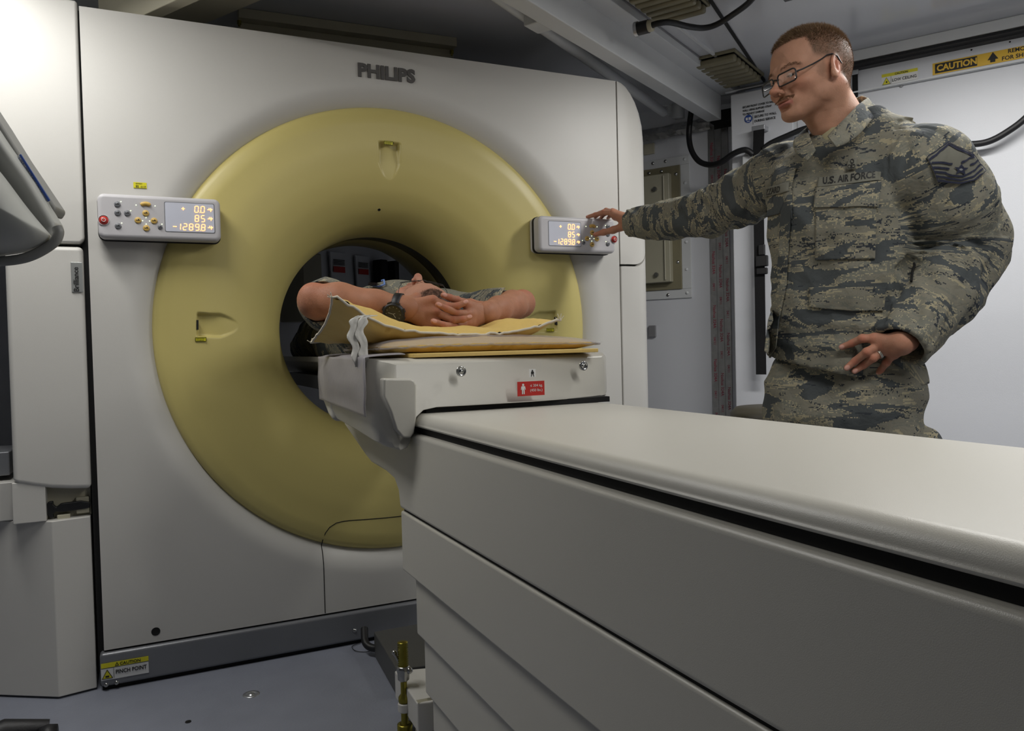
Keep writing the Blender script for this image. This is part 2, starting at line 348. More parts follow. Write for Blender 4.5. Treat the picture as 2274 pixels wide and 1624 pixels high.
# --------------------------------------------------------------- far wall: seam tape, foil, hatch
def tape_text(b, s, n, u, z0, z1, size, mi):
    b.text(s, RW(u, n, z1), Vector((0, 0, -1)), UU * -1, size, mi, bold=0.02)
un = -UU
for j, (pu, lab) in enumerate(((1.435, 'left'), (1.40, 'middle'), (1.365, 'right'))):
    b = MB(); rbox(b, pu - 0.0165, pu + 0.0165, 3.845 - 0.0015 * j, 3.85, 0.0, 2.06)
    z = 1.98 - 0.07 * j
    while z > 0.2:
        b.text('Nashua 324A', RW(pu + 0.004, 3.8445 - 0.0015 * j, z), -Z_, -UU, 0.021, 1, bold=0.015, ext=0.0002)
        b.text('04/11', RW(pu + 0.004, 3.8445 - 0.0015 * j, z - 0.16), -Z_, -UU, 0.017, 1, bold=0.015, ext=0.0002); z -= 0.27
    tag(b.build('seam_tape', ['foil', 'redprint']), lab + 'most of three vertical foil seam tapes with red print on the far wall', 'tape', 'vertical foil seam tapes')
# crumpled foil line under the ceiling
b = MB(); vs = []; fs = []; nu = 60
for i in range(nu + 1):
    u = 1.435 + (2.6 - 1.435) * i / nu
    for j in range(6):
        z = 2.045 + j * 0.012; nn = 3.842 - 0.014 * math.sin(j / 5 * math.pi) - 0.008 * mnoise.noise(Vector((u * 23, j * 0.9, 2)))
        vs.append(RW(u, nn, z + 0.006 * mnoise.noise(Vector((u * 15, j, 0)))))
for i in range(nu):
    for j in range(5): fs.append((i * 6 + j, i * 6 + j + 1, (i + 1) * 6 + j + 1, (i + 1) * 6 + j))
b.add(vs, fs); o = tag(b.build('foil_wrap', 'foil'), 'crumpled silver foil wrap along the top of the far wall', 'foil'); md = o.modifiers.new('s', 'SOLIDIFY'); md.thickness = 0.002
b = MB(); rbox(b, 1.27, 1.42, 3.80, 3.85, 2.065, 2.12); rbox(b, 1.28, 1.40, 3.795, 3.80, 2.03, 2.06); tag(b.build('cable_gland', 'dark'), 'black clamp block where the long beam meets the far wall', 'clamp')
# hatch
r = thing('wall_hatch', RW(1.7, 3.85, 1.2), 'beige metal access hatch screwed to the far wall beside the scanner', 'hatch')
b = MB()
for (u0, u1, z0, z1) in ((1.55, 2.0, 1.895, 1.94), (1.55, 2.0, 1.215, 1.262), (1.55, 1.60, 1.262, 1.895)): rbox(b, u0, u1, 3.842, 3.85, z0, z1)
b.build('outer_frame', 'white', r, bevel=0.002)
b = MB(); rbox(b, 1.60, 2.0, 3.835, 3.85, 1.262, 1.895); b.build('inner_frame', 'olive', r, bevel=0.002)
b = MB(); rbox(b, 1.645, 2.0, 3.80, 3.836, 1.30, 1.855); rbox(b, 1.667, 1.675, 3.79, 3.80, 1.31, 1.845); b.build('hatch_door', 'hatch', r, bevel=0.006)
for (u, z) in [(1.575, 1.92), (1.575, 1.80), (1.575, 1.65), (1.575, 1.5), (1.575, 1.36), (1.575, 1.24), (1.68, 1.925), (1.75, 1.925), (1.68, 1.235), (1.62, 1.85), (1.62, 1.6), (1.62, 1.4), (1.70, 1.875), (1.77, 1.875)]:
    b = MB(); n0 = 3.842 if (z > 1.9 or u < 1.6 or z < 1.25) else 3.835; b.lathe([(0.0001, -0.005), (0.006, -0.004), (0.009, 0)], RW(u, n0, z), NN, 12); b.build('screw', 'steel' if u > 1.6 else 'white', r)
for z in (1.78, 1.34):
    b = MB(); b.cyl(RW(1.72, 3.80, z), RW(1.72, 3.788, z), 0.012, 16); b.build('latch_stud', 'steel', r)
# right edge strip behind panel, small wall bracket pieces behind scanner top right
b = MB(); c = onN(1470, 235, 3.83); b.tube(vpath([c + UU * .05 + Z_ * .03, c + NN * -.05 + Z_ * .02, c - UU * .04 + Z_ * .0, c - UU * .05 - Z_ * .05], 6), 0.022, 14); b.box(c - UU * 0.09 - Z_ * 0.02, 0.05, 0.05, 0.12, RAX); b.box(c - UU * 0.09 + Z_ * 0.05, 0.09, 0.05, 0.02, RAX)
tag(b.build('pipe_fitting', 'white', smooth=True), 'white pipe elbow and bracket on the far wall behind the scanner corner', 'pipe')
b = MB(); rbox(b, 1.74, 1.80, 3.838, 3.85, 1.975, 2.03); tag(b.build('wall_plate', 'offwhite', bevel=0.002), 'small pale plate on the far wall just under the crumpled foil', 'plate')
b = MB(); rbox(b, 1.752, 1.79, 3.835, 3.85, 1.02, 1.08); tag(b.build('wall_plate', 'grey', bevel=0.002), 'small grey plate low on the far wall beside the scanner side', 'plate')
# --------------------------------------------------------------- lettered front cover panel on the right wall
r = thing('wall_panel', RW(1.11, 3.63, 0), 'tall white cover panel lettered with a strap instruction and holding a black strap', 'panel')
b = MB(); rbox(b, 0.975, 1.258, 3.63, 3.85, 0.0, 2.13); b.build('cover', 'wall', r, bevel=0.006)
b = MB(); rbox(b, 0.962, 0.975, 3.645, 3.85, 0.0, 2.13); b.build('joint_strip', 'white', r)
def wtext(b, s, px, py, n, size, mi=0, bold=0.01, **k):
    b.text(s, onN(px, py, n), -UU, Z_, size, mi, bold, **k)
b = MB()
for s, x, y in (('SECURE FRONT COVER TO SHELTER', 1649, 241), ('WALL USING SUPPLIED STRAP', 1649, 247.5), ('TO PREVENT DAMAGE', 1649, 249.5)): pass
p0 = onN(1649, 241, 3.628)
for i, s in enumerate(('SECURE FRONT COVER TO SHELTER', 'WALL USING SUPPLIED STRAP', 'TO PREVENT DAMAGE')): b.text(s, p0 - Z_ * 0.0165 * i, -UU, Z_, 0.0125, 0, 0.02, ext=0.0003, sx=0.78)
p1 = onN(1675, 262, 3.628)
for i, s in enumerate(('SECURE TO WALL', 'DURING SERVICE')): b.text(s, p1 - Z_ * 0.020 * i, -UU, Z_, 0.0145, 0, 0.02, ext=0.0003, sx=0.85)
b.box(p1 + UU * 0.006 - Z_ * 0.006, 0.001, 0.001, 0.045, RAX); b.build('cover_lettering', 'ink', r)
c = onN(1662, 264, 3.628); b = MB(); b.cyl(c, c + NN * -0.001, 0.018, 32); b.box(c + NN * -0.0015, 0.024, 0.001, 0.012, RAX, 1); b.box(c + NN * -0.0018 - Z_ * 0.012, 0.014, 0.001, 0.003, RAX, 1); b.box(c + NN * -0.002, 0.003, 0.001, 0.012, RAX); b.build('strap_symbol', ['blue', 'stickw'], r)
# strap
r = thing('strap', onN(1686, 300, 3.60), 'black webbing strap hanging down the lettered white cover panel', 'strap')
def strap_seg(x0, y0, x1, y1, wd, n=3.574):
    a = onN(x0, y0, n); c = onN(x1, y1, n); b.prism([a + UU * wd / 2, a - UU * wd / 2, c - UU * wd / 2, c + UU * wd / 2], NN * 0.004)
b = MB(); strap_seg(1685, 283, 1683, 372, 0.048); strap_seg(1683, 372, 1690, 832, 0.046); b.build('webbing', 'webbing', r)
b = MB(); c = onN(1692, 580, 3.570); b.box(c, 0.055, 0.02, 0.05, RAX); b.box(c - Z_ * 0.045, 0.05, 0.018, 0.03, RAX); b.box(c + Z_ * 0.05, 0.03, 0.018, 0.05, RAX); b.build('buckle', 'black', r, bevel=0.005)
b = MB(); c = onN(1684, 284, 3.575); b.box(c + NN * 0.025, 0.058, 0.06, 0.02, RAX); b.build('strap_clip', 'alu', r, bevel=0.002)
b = MB(); c = onN(1678, 362, 3.605); b.box(c, 0.11, 0.046, 0.07, RAX); b.box(c + UU * .03 + Z_ * .045, 0.03, 0.03, 0.03, RAX); tag(b.build('junction_box', 'white', bevel=0.006), 'white metal junction box behind the black strap', 'box')
b = MB(); c = onN(1899, 190, 3.62); b.box(c, 0.022, 0.006, 0.10, RAX); o = tag(b.build('strap', 'webbing', bevel=0.002), 'short black strap end on the right wall behind the airman neck', 'strap')
b = MB(); b.box(c + Z_ * 0.055, 0.028, 0.008, 0.02, RAX); b.build('strap_clip', 'alu', o)
# --------------------------------------------------------------- stickers on the right wall
def pl(px, py): return onN(px, py, 3.638)
r = thing('caution_banner', pl(2170, 125), 'yellow caution banner with a black arrow under the ceiling gasket', 'sign')
def wq(u0, u1, z0, z1, n, mi, b): rbox(b, u0, u1, n - 0.001, n, z0, z1, mi)
b = MB(); wq(-0.30, 0.426, 2.045, 2.092, 3.639, 0, b); b.build('banner_sheet', 'sticky', r)
b = MB(); wq(0.27, 0.417, 2.05, 2.087, 3.6375, 0, b); b.build('caution_block', 'ink', r)
b = MB(); b.text('CAUTION', RW(0.411, 3.636, 2.0575), -UU, Z_, 0.0335, 0, 0.035, ext=0.0003, sx=0.93); b.build('caution_lettering', 'sticky', r)
b = MB(); b.prism([RW(u, 3.637, z) for u, z in ((0.235, 2.062), (0.217, 2.09), (0.199, 2.062), (0.209, 2.062), (0.209, 2.052), (0.226, 2.052), (0.226, 2.062))], NN * -0.001); b.build('arrow', 'ink', r)
b = MB(); b.text('REMOVE', RW(0.168, 3.637, 2.075), -UU, Z_, 0.021, 0, 0.02, ext=0.0003); b.text('FOR SHIPMENT', RW(0.188, 3.637, 2.051), -UU, Z_, 0.021, 0, 0.02, ext=0.0003); b.build('banner_lettering', 'ink', r)
b = MB(); b.text('ELECTROMATIC IND. SPARES', RW(0.28, 3.637, 2.028), -UU, Z_, 0.0075, 0, 0.01, ext=0.0003); tag(b.build('wall_lettering', 'ink'), 'tiny line of black print under the yellow caution banner', 'lettering')
r = thing('low_ceiling_sticker', pl(2000, 170), 'small white and yellow caution sticker reading low ceiling on the right wall', 'sticker')
b = MB(); wq(0.48, 0.615, 2.042, 2.075, 3.639, 0, b); b.build('sticker_sheet', 'stickw', r)
b = MB(); wq(0.48, 0.615, 2.075, 2.088, 3.639, 0, b); b.prism([RW(u, 3.637, z) for u, z in ((0.612, 2.044), (0.597, 2.072), (0.582, 2.044))], NN * -0.001); b.build('yellow_strip', 'sticklime', r)
b = MB(); b.text('CAUTION', RW(0.565, 3.637, 2.077), -UU, Z_, 0.011, 0, 0.02, ext=0.0003); b.text('LOW CEILING', RW(0.576, 3.637, 2.051), -UU, Z_, 0.0165, 0, 0.015, ext=0.0003, sx=0.88); rbox(b, 0.579, 0.58, 3.636, 3.637, 2.044, 2.074)
for e in (((0.612, 2.044), (0.597, 2.072)), ((0.597, 2.072), (0.582, 2.044)), ((0.582, 2.044), (0.612, 2.044))): b.tube([RW(e[0][0], 3.6365, e[0][1]), RW(e[1][0], 3.6365, e[1][1])], 0.0008, 6)
b.cyl(RW(0.597, 3.6365, 2.053), RW(0.597, 3.636, 2.053), 0.004, 10); b.build('sticker_lettering', 'ink', r)
b = MB(); c = pl(2001, 190); b.lathe([(0.0001, -0.004), (0.006, -0.003), (0.009, 0)], c, NN, 16); tag(b.build('wall_screw', 'alu'), 'screw head in the right wall just below the low ceiling sticker', 'screw')
for i, (x, y, w_) in enumerate(((2156, 107, 'left'), (2242, 89, 'right'))):
    b = MB(); c = onN(x, y, 3.615); b.lathe([(0.0001, -0.002), (0.003, -0.001), (0.0035, 0)], RW(c.dot(UU), 3.638, c.z), NN, 10); tag(b.build('wall_screw', 'ink'), 'tiny dark screw above the yellow caution banner, %s one of two' % w_, 'screw')
# --------------------------------------------------------------- cables
def cable(pts, r, label, mb=None):
    b = MB(); b.tube(vpath(pts, 8), r, 14); return tag(b.build('cable', 'rubber'), label, 'cable')
zc = lambda x, y, z=2.13: onZ(x, y, z)
r = cable([zc(1447, 56, 2.11), zc(1466, 51, 2.11), zc(1490, 50, 2.115), zc(1530, 59, 2.12), zc(1562, 62, 2.125), zc(1590, 55, 2.13), zc(1625, 34, 2.14), zc(1670, -2, 2.15), zc(1700, -60, 2.16)], 0.0105, 'thick black cable looping across the ceiling from its plug to the top edge')
a = zc(1418, 64, 2.11); c = zc(1449, 56, 2.11); d = (c - a).normalized()
b = MB(); b.cyl(a, a + (c - a) * 0.72, 0.023, 24); b.build('plug', 'black', r)
b = MB(); b.cyl(a + (c - a) * 0.62, c, 0.0205, 24); b.build('plug_collar', 'offwhite', r)
b = MB(); b.cyl(a - d * 0.012, a, 0.026, 24); b.build('plug_flange', 'alu', r)
zz = lambda x, y, n=3.55: onN(x, y, n)
cable([zz(1537, 235, 3.70), zz(1532, 270, 3.70), zz(1530, 305, 3.70), zz(1536, 335, 3.68), zz(1552, 358, 3.66), zz(1575, 366, 3.64), zz(1600, 361, 3.60), zz(1630, 341, 3.57), zz(1655, 333, 3.56), zz(1672, 343, 3.57)], 0.0135, 'black hose hanging in a loop from the long beam to the strap')
cable([zz(1694, 331, 3.58), zz(1712, 318, 3.58), zz(1745, 303, 3.58), zz(1790, 285, 3.58), zz(1860, 268, 3.58), zz(1990, 300, 3.58), zz(2080, 320, 3.58), zz(2140, 321, 3.58), zz(2190, 316, 3.58), zz(2235, 294, 3.58), zz(2285, 255, 3.58), zz(2360, 170, 3.58)], 0.0125, 'black hose running along the right wall behind the standing airman')
# --------------------------------------------------------------- floor fittings
for (x, y, rr, lab) in ((558, 1543, 0.024, 'large countersunk steel bolt plate in the floor in front of the scanner rail'), (418, 1604, 0.008, 'small dark screw in the floor near the bottom edge')):
    c = onZ(x, y, 0.0); b = MB(); b.lathe([(rr, 0), (rr * 0.97, 0.002), (rr * 0.6, 0.0015), (rr * 0.55, 0.0005), (rr * 0.35, 0.0005), (rr * 0.33, 0.003), (0.0001, 0.003)], c, Z_, 32)
    tag(b.build('floor_bolt', 'alu' if rr > .01 else 'dark'), lab, 'bolt')
# black foot of a wheeled stand, bottom left
c = onZ(60, 1640, 0.05); b = MB(); b.tube([onZ(-60, 1655, 0.05), onZ(10, 1625, 0.06), onZ(108, 1618, 0.045)], [0.028, 0.03, 0.022], 16); b.lathe([(0.001, -0.02), (0.03, -0.02), (0.034, 0), (0.03, 0.02), (0.001, 0.02)], onZ(108, 1640, 0.035), X_, 20)
tag(b.build('stand_foot', 'rubber', smooth=True), 'black foot of a wheeled stand at the bottom left corner', 'foot')
# ================================================================== CT SCANNER
GY = 2.635; GC = 0.797; BZ = 1.062; RO = 0.762
sc = thing('ct_scanner', (GC, GY + 0.45, 0), 'large cream CT scanner with a yellow ring around its round bore', 'medical scanner')
def funnel_y(r):      # depth behind the face plane as a function of radius
    ks = [(0.350, 0.275), (0.352, 0.235), (0.362, 0.185), (0.385, 0.13), (0.43, 0.075), (0.49, 0.037), (0.56, 0.017), (0.64, 0.008), (0.70, 0.008), (0.74, 0.014), (0.757, 0.024), (RO, 0.036)]
    if r <= ks[0][0]: return ks[0][1]
    if r >= ks[-1][0]: return ks[-1][1]
    n = len(ks); dl = [(ks[i + 1][1] - ks[i][1]) / (ks[i + 1][0] - ks[i][0]) for i in range(n - 1)]
    mm = [dl[0]] + [0 if dl[i - 1] * dl[i] <= 0 else 2 * dl[i - 1] * dl[i] / (dl[i - 1] + dl[i]) for i in range(1, n - 1)] + [dl[-1]]
    for i in range(n - 1):
        if r <= ks[i + 1][0]:
            h = ks[i + 1][0] - ks[i][0]; t = (r - ks[i][0]) / h
            return (2 * t ** 3 - 3 * t * t + 1) * ks[i][1] + (t ** 3 - 2 * t * t + t) * h * mm[i] + (-2 * t ** 3 + 3 * t * t) * ks[i + 1][1] + (t ** 3 - t * t) * h * mm[i + 1]
# notch list: angle centre, where the three positioning light windows are
notches = [(90, 0.59, 0), (180 - 2, 0.585, 0), (2, 0.585, 0)]
def notch_depth(x, z):
    d = 0
    for (a, rr, _) in notches:
        ca, sa = math.cos(math.radians(a)), math.sin(math.radians(a)); lx = x * ca + z * sa; lz = -x * sa + z * ca   # lx radial, lz tangential
        s = lx - rr       # flat outer end at s=+.075, pointed inner end at s=-.055
        hw = 0.036 * max(0.0, min(1, (s + 0.075) / 0.055)) ** 0.5
        if -0.08 < s < 0.054 and abs(lz) < hw + 0.006:
            e1 = min(1, max(0, (hw + 0.002 - abs(lz)) / 0.006)); e2 = min(1, max(0, (0.052 - s) / 0.006)); e1 = e1 * e1 * (3 - 2 * e1); e2 = e2 * e2 * (3 - 2 * e2)
            d = max(d, 0.020 * min(1, max(0, (s + 0.075) / 0.11)) * e1 * e2)
    return d
NA, NR = 900, 130
rs = [0.35 + 0.001 * i for i in range(0, 12, 3)] + list(np.linspace(0.364, 0.40, 12)) + list(np.linspace(0.404, 0.757, NR - 20)) + [0.7595, RO]
vs = []; fs = []
for r_ in rs:
    for k in range(NA):
        a = 2 * math.pi * k / NA; x, z = r_ * math.cos(a), r_ * math.sin(a); vs.append((GC + x, GY + funnel_y(r_) + notch_depth(x, z), BZ + z))
for i in range(len(rs) - 1):
    for k in range(NA): fs.append((i * NA + k, i * NA + (k + 1) % NA, (i + 1) * NA + (k + 1) % NA, (i + 1) * NA + k))
MB().add(vs, fs, 0, True).build('bore_ring', 'yellow', sc)
# notch windows
for (a, rr, _) in notches:
    ca, sa = math.cos(math.radians(a)), math.sin(math.radians(a)); er = Vector((ca, 0, sa)); et = Vector((-sa, 0, ca)); c = Vector((GC, GY, BZ)) + er * (rr + 0.049)
    b = MB(); b.box(c + Y_ * 0.013, 0.006, 0.012, 0.030, (er, Y_, et)); b.build('light_window', 'dark', sc)
def face_label(parent, name, px, py, w_, h_, Yo, lines, bg, txt='ink', ang=0.0, size=None, vert=False):
    c = onY(px, py, Yo); xa = X_ if not vert else Z_; za = Z_ if not vert else -X_
    b = MB(); b.box(c, w_, 0.001, h_, (xa, Y_, za)); o = b.build(name, bg, parent)
    if lines:
        b = MB(); n = len(lines)
        for i, (s, sz, dx) in enumerate(lines):
            b.text(s, c - Y_ * 0.001 + za * (h_ / 2 - (i + 0.80) * h_ / n) + xa * (-w_ / 2 + dx), xa, za, sz, 0, 0.02, ext=0.0003)
        b.build('lettering', txt, o)
    return o
for (x, y) in ((863, 318), (446, 754), (1222, 733)):
    o = face_label(sc, 'laser_label', x, y, 0.033, 0.014, GY + 0.008 - 0.002 if y > 500 else GY + 0.005, None, 'sticklime')
    b = MB(); c = onY(x, y, GY + 0.005 if y > 500 else GY + 0.004)
    for (sx_, sz_, dx, dz) in ((0.031, 0.0012, 0, 0.006), (0.031, 0.0012, 0, -0.006), (0.0012, 0.012, 0.0155, 0), (0.0012, 0.012, -0.0155, 0)): b.box(c + X_ * dx + Z_ * dz, sx_, 0.001, sz_)
    b.text('LASER RADIATION', c + X_ * -0.0135 + Z_ * 0.0008, X_, Z_, 0.0036, 0, 0.0, ext=0.0002, sx=0.8); b.text('LASER APERTURE', c + X_ * -0.0135 - Z_ * 0.0042, X_, Z_, 0.0036, 0, 0.0, ext=0.0002, sx=0.8); b.build('lettering', 'ink', o)
c = onY(842, 466, GY + 0.05)
for _ in range(20): c = onY(842, 466, GY + funnel_y(math.hypot(c.x - GC, c.z - BZ)))
nrm_ = Vector((0, -1, -0.9)).normalized(); b = MB(); b.cyl(c + nrm_ * 0.0008, c - nrm_ * 0.01, 0.0052, 16); b.build('microphone_hole', 'dark', sc)
# grey-cream front panel with the round opening; flares back to the ring
X0, X1, Z0, Z1 = -0.128, 1.712, 0.118, 2.016
def face_prof(r):   # y offset of panel by distance from the bore axis
    t = (r - RO) / 0.075
    return 0.036 * (1 - min(1, max(0, t))) ** 2.0
vs = []; fs = []; NB = 480; rr_ = [0, 0.006, 0.014, 0.024, 0.036, 0.05, 0.065, 0.08, 0.1]
for k in range(NB):
    a = 2 * math.pi * k / NB; ca, sa = math.cos(a), math.sin(a)
    tx = ((X1 - GC) / ca if ca > 0 else (X0 - GC) / ca) if abs(ca) > 1e-6 else 1e9; tz = ((Z1 - BZ) / sa if sa > 0 else (Z0 - BZ) / sa) if abs(sa) > 1e-6 else 1e9
    R = min(tx, tz)
    for q in rr_: r_ = RO + q; vs.append((GC + r_ * ca, GY + face_prof(r_), BZ + r_ * sa))
    for t in (0.5, 1.0): r_ = RO + 0.1 + (R - RO - 0.1) * t; vs.append((GC + r_ * ca, GY, BZ + r_ * sa))
# snap corner directions
ROW = len(rr_) + 2
for (cx_, cz_) in ((X0, Z0), (X1, Z0), (X0, Z1), (X1, Z1)):
    a = math.atan2(cz_ - BZ, cx_ - GC) % (2 * math.pi); k = round(a / (2 * math.pi) * NB) % NB; vs[k * ROW + ROW - 1] = (cx_, GY, cz_)
for k in range(NB):
    k2 = (k + 1) % NB
    for i in range(ROW - 1): fs.append((k * ROW + i, k2 * ROW + i, k2 * ROW + i + 1, k * ROW + i + 1))
# side walls of the shell going back
nb = len(vs); per = [k * ROW + ROW - 1 for k in range(NB)]
vs2 = [(vs[i][0], GY + 0.16, vs[i][2]) for i in per]; vs += vs2
for k in range(NB): fs.append((per[k], per[(k + 1) % NB], nb + (k + 1) % NB, nb + k))
o = MB().add(vs, fs, 0, True).build('front_cover', 'cream', sc)
md = o.modifiers.new('e', 'EDGE_SPLIT'); md.split_angle = math.radians(50)
# service door seam in front cover
def seam(pts, yf, name='door_seam', r=0.0016):
    b = MB(); b.tube([Vector((p.x, yf(p), p.z)) for p in pts], r, 6); b.build(name, 'dark', sc)
def ysurf(p):
    r_ = math.hypot(p.x - GC, p.z - BZ); return GY + (funnel_y(r_) if r_ < RO else face_prof(r_)) + 0.0003
pts = [(0.527, 0.12)] + [(0.527, z) for z in np.linspace(0.15, 0.34, 12)] + [(0.53, 0.36), (0.538, 0.385), (0.552, 0.403), (0.575, 0.415), (0.60, 0.418)]
pts += [(0.62 + i * 0.0152, 0.418 - 0.006 * math.sin(i / 24 * math.pi)) for i in range(24)]
pts += [(2 * GC - x, z) for x, z in [(0.60, 0.418), (0.575, 0.415), (0.552, 0.403), (0.538, 0.385), (0.53, 0.36), (0.527, 0.34), (0.527, 0.24), (0.527, 0.12)]]
seam([Vector((x, 0, z)) for x, z in pts], ysurf)
c = onY(346, 1403, GY); b = MB(); b.lathe([(0.0001, -0.0006), (0.010, -0.0006), (0.0115, -0.001), (0.0125, -0.001), (0.013, 0.001)], c, Y_, 20); b.build('screw_hole', 'dark', sc)
# bore liner, scan window and rear funnel
b = MB(); b.lathe([(0.350, 0.27), (0.353, 0.285), (0.358, 0.29), (0.358, 0.40)], (GC, GY, BZ), Y_, 128); b.build('scan_window', 'bore', sc, fixn=False)
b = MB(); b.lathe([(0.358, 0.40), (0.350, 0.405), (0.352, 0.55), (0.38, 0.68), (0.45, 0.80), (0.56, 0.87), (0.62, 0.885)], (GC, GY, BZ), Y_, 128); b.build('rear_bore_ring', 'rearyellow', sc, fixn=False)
b = MB(); b.lathe([(0.62, 0.885), (0.64, 0.885), (0.95, 0.885)], (GC, GY, BZ), Y_, 64)
b.build('rear_cover', 'cream', sc, fixn=False)
# inner body shell between the covers (top, sides) so the machine is closed
b = MB(); b.b2(-0.13, 1.72, GY + 0.16, GY + 0.885, 1.925, 2.0); b.b2(-0.13, -0.05, GY + 0.16, GY + 0.885, 0.1, 1.93); b.b2(1.64, 1.72, GY + 0.16, GY + 0.885, 0.1, 1.93); b.b2(-0.13, 1.72, GY + 0.16, GY + 0.885, 0.1, 0.18); b.build('gantry_frame', 'cream', sc)
# dark gap strip left
b = MB(); b.b2(-0.145, -0.12, GY + 0.02, GY + 0.1, 0.05, 2.01); b.build('side_gap', 'dark', sc)
def rrect(x0, x1, z0, z1, r, n=6, corners=(1, 1, 1, 1)):   # outline, corners: bl, br, tr, tl
    out = []
    for (cx_, cz_, a0, on) in ((x0 + r, z0 + r, 180, corners[0]), (x1 - r, z0 + r, 270, corners[1]), (x1 - r, z1 - r, 0, corners[2]), (x0 + r, z1 - r, 90, corners[3])):
        if on:
            for i in range(n + 1): a = math.radians(a0 + 90 * i / n); out.append((cx_ + r * math.cos(a), cz_ + r * math.sin(a)))
        else: out.append((cx_ + (r if math.cos(math.radians(a0 + 45)) > 0 else -r), cz_ + (r if math.sin(math.radians(a0 + 45)) > 0 else -r)))
    return out
# left side covers: tall upper door and lower door
def side_cover(out, y0, name, bevel, dy=0.5, m='cream'):
    b = MB(); b.prism([Vector((x, y0, z)) for x, z in out], (0, dy, 0)); return b.build(name, m, sc, bevel=bevel, seg=5)
side_cover([(-0.62, 1.325), (-0.148, 1.325), (-0.137, 1.337), (-0.1325, 2.03), (-0.35, 2.03), (-0.5, 2.0), (-0.6, 1.93), (-0.62, 1.8)], GY - 0.004, 'upper_side_cover', 0.018)
side_cover([(-0.34, 0.64)] + [(-0.34 + 0.19 * t, 0.64 - 0.032 * math.sin(t * math.pi * 0.55)) for t in (0.25, 0.5, 0.75)] + [(-0.145, 0.605), (-0.142, 1.316), (-0.338, 1.316)], GY - 0.006, 'lower_side_cover', 0.014)
b = MB(); b.box(onY(171, 616, GY - 0.008), 0.03, 0.004, 0.088); o = b.build('badge', 'badge', sc, bevel=0.002)
b = MB(); b.text('Brilliance', onY(175.5, 648, GY - 0.0105), Z_, -X_, 0.0195, 0, 0.015, ext=0.0004); b.build('badge_lettering', 'ink', o)
# right side: rounded column cover, two pieces split by curved seam
def col_cover(z0, z1, name, extra=None):
    prof = [(1.718, GY + 0.3), (1.718, GY + 0.002), (1.80, GY + 0.004), (1.84, GY + 0.016), (1.862, GY + 0.045), (1.87, GY + 0.09), (1.87, GY + 0.75), (1.80, GY + 0.88), (1.718, GY + 0.88)]
    b = MB(); n = len(prof)
    zs = [z0, z1] if not extra else [z0] + extra
    return prof
prof = vpath([(1.718, GY + 0.0, 0), (1.78, GY + 0.001, 0), (1.83, GY + 0.010, 0), (1.862, GY + 0.04, 0), (1.872, GY + 0.10, 0), (1.874, GY + 0.3, 0)], 6) + [Vector((1.874, GY + 0.7, 0)), Vector((1.80, GY + 0.885, 0)), Vector((1.718, GY + 0.885, 0))]
def shell(zf0, zf1, name):
    b = MB(); n = len(prof); vs = [Vector((p.x, p.y, zf0(p))) for p in prof] + [Vector((p.x, p.y, zf1(p))) for p in prof]
    b.add(vs, [(i, (i + 1) % n, n + (i + 1) % n, n + i) for i in range(n)], 0, True); b.add(vs[:n], [tuple(range(n))[::-1]]); b.add(vs[n:], [tuple(range(n))])
    return b.build(name, 'cream', sc, bevel=0.006)
ztop = lambda p: 2.016 - 0.0 if p.x < 1.73 else 2.016 - 0.21 * min(1, (p.x - 1.73) / 0.142) ** 3
zs0 = lambda p: 1.300 + (0.0 if p.x < 1.78 else 0.075 * min(1, (p.x - 1.78) / 0.09) ** 2.4)
b = MB(); n = len(prof); layers = []
for zi in [1.30, 1.5, 1.7, 1.8, 1.86, 1.91, 1.95, 1.98, 2.0, 2.012, 2.016]:
    sh = 0.0 if zi < 1.8 else 1 - math.sqrt(max(0, 1 - ((zi - 1.8) / 0.216) ** 2))
    layers.append([Vector((1.718 + (p.x - 1.718) * (1 - 0.92 * sh), p.y, zs0(p) + 0.004 if zi == 1.30 else zi)) for p in prof])
b.add([v for l in layers for v in l], [(j * n + i, j * n + (i + 1) % n, (j + 1) * n + (i + 1) % n, (j + 1) * n + i) for j in range(len(layers) - 1) for i in range(n)], 0, True)
b.add(layers[-1], [tuple(range(n))]); b.add(layers[0], [tuple(range(n))[::-1]])
o = b.build('right_column_cover', 'cream', sc); md = o.modifiers.new('e', 'EDGE_SPLIT'); md.split_angle = math.radians(50)
shell(lambda p: 0.05, lambda p: zs0(p) - 0.004, 'right_column_lower_cover')
# base rail
b = MB(); b.b2(-0.14, 1.86, GY - 0.012, GY + 0.2, 0.012, 0.112); b.build('base_rail', 'railgrey', sc, bevel=0.01)
b = MB(); b.b2(-0.135, 1.84, GY + 0.0, GY + 0.2, 0.0, 0.014); b.build('rail_foot', 'dark', sc)
b = MB(); b.b2(-0.13, 1.70, GY + 0.01, GY + 0.1, 0.105, 0.125); b.build('rail_gap', 'dark', sc)
for (x, y) in ((236, 1522), (259, 1517), (788, 1401)):
    c = onY(x, y, GY - 0.0125); b = MB(); b.lathe([(0.0001, -0.004), (0.004, -0.004), (0.0065, 0)], c, Y_, 14); b.build('screw', 'steel', sc)
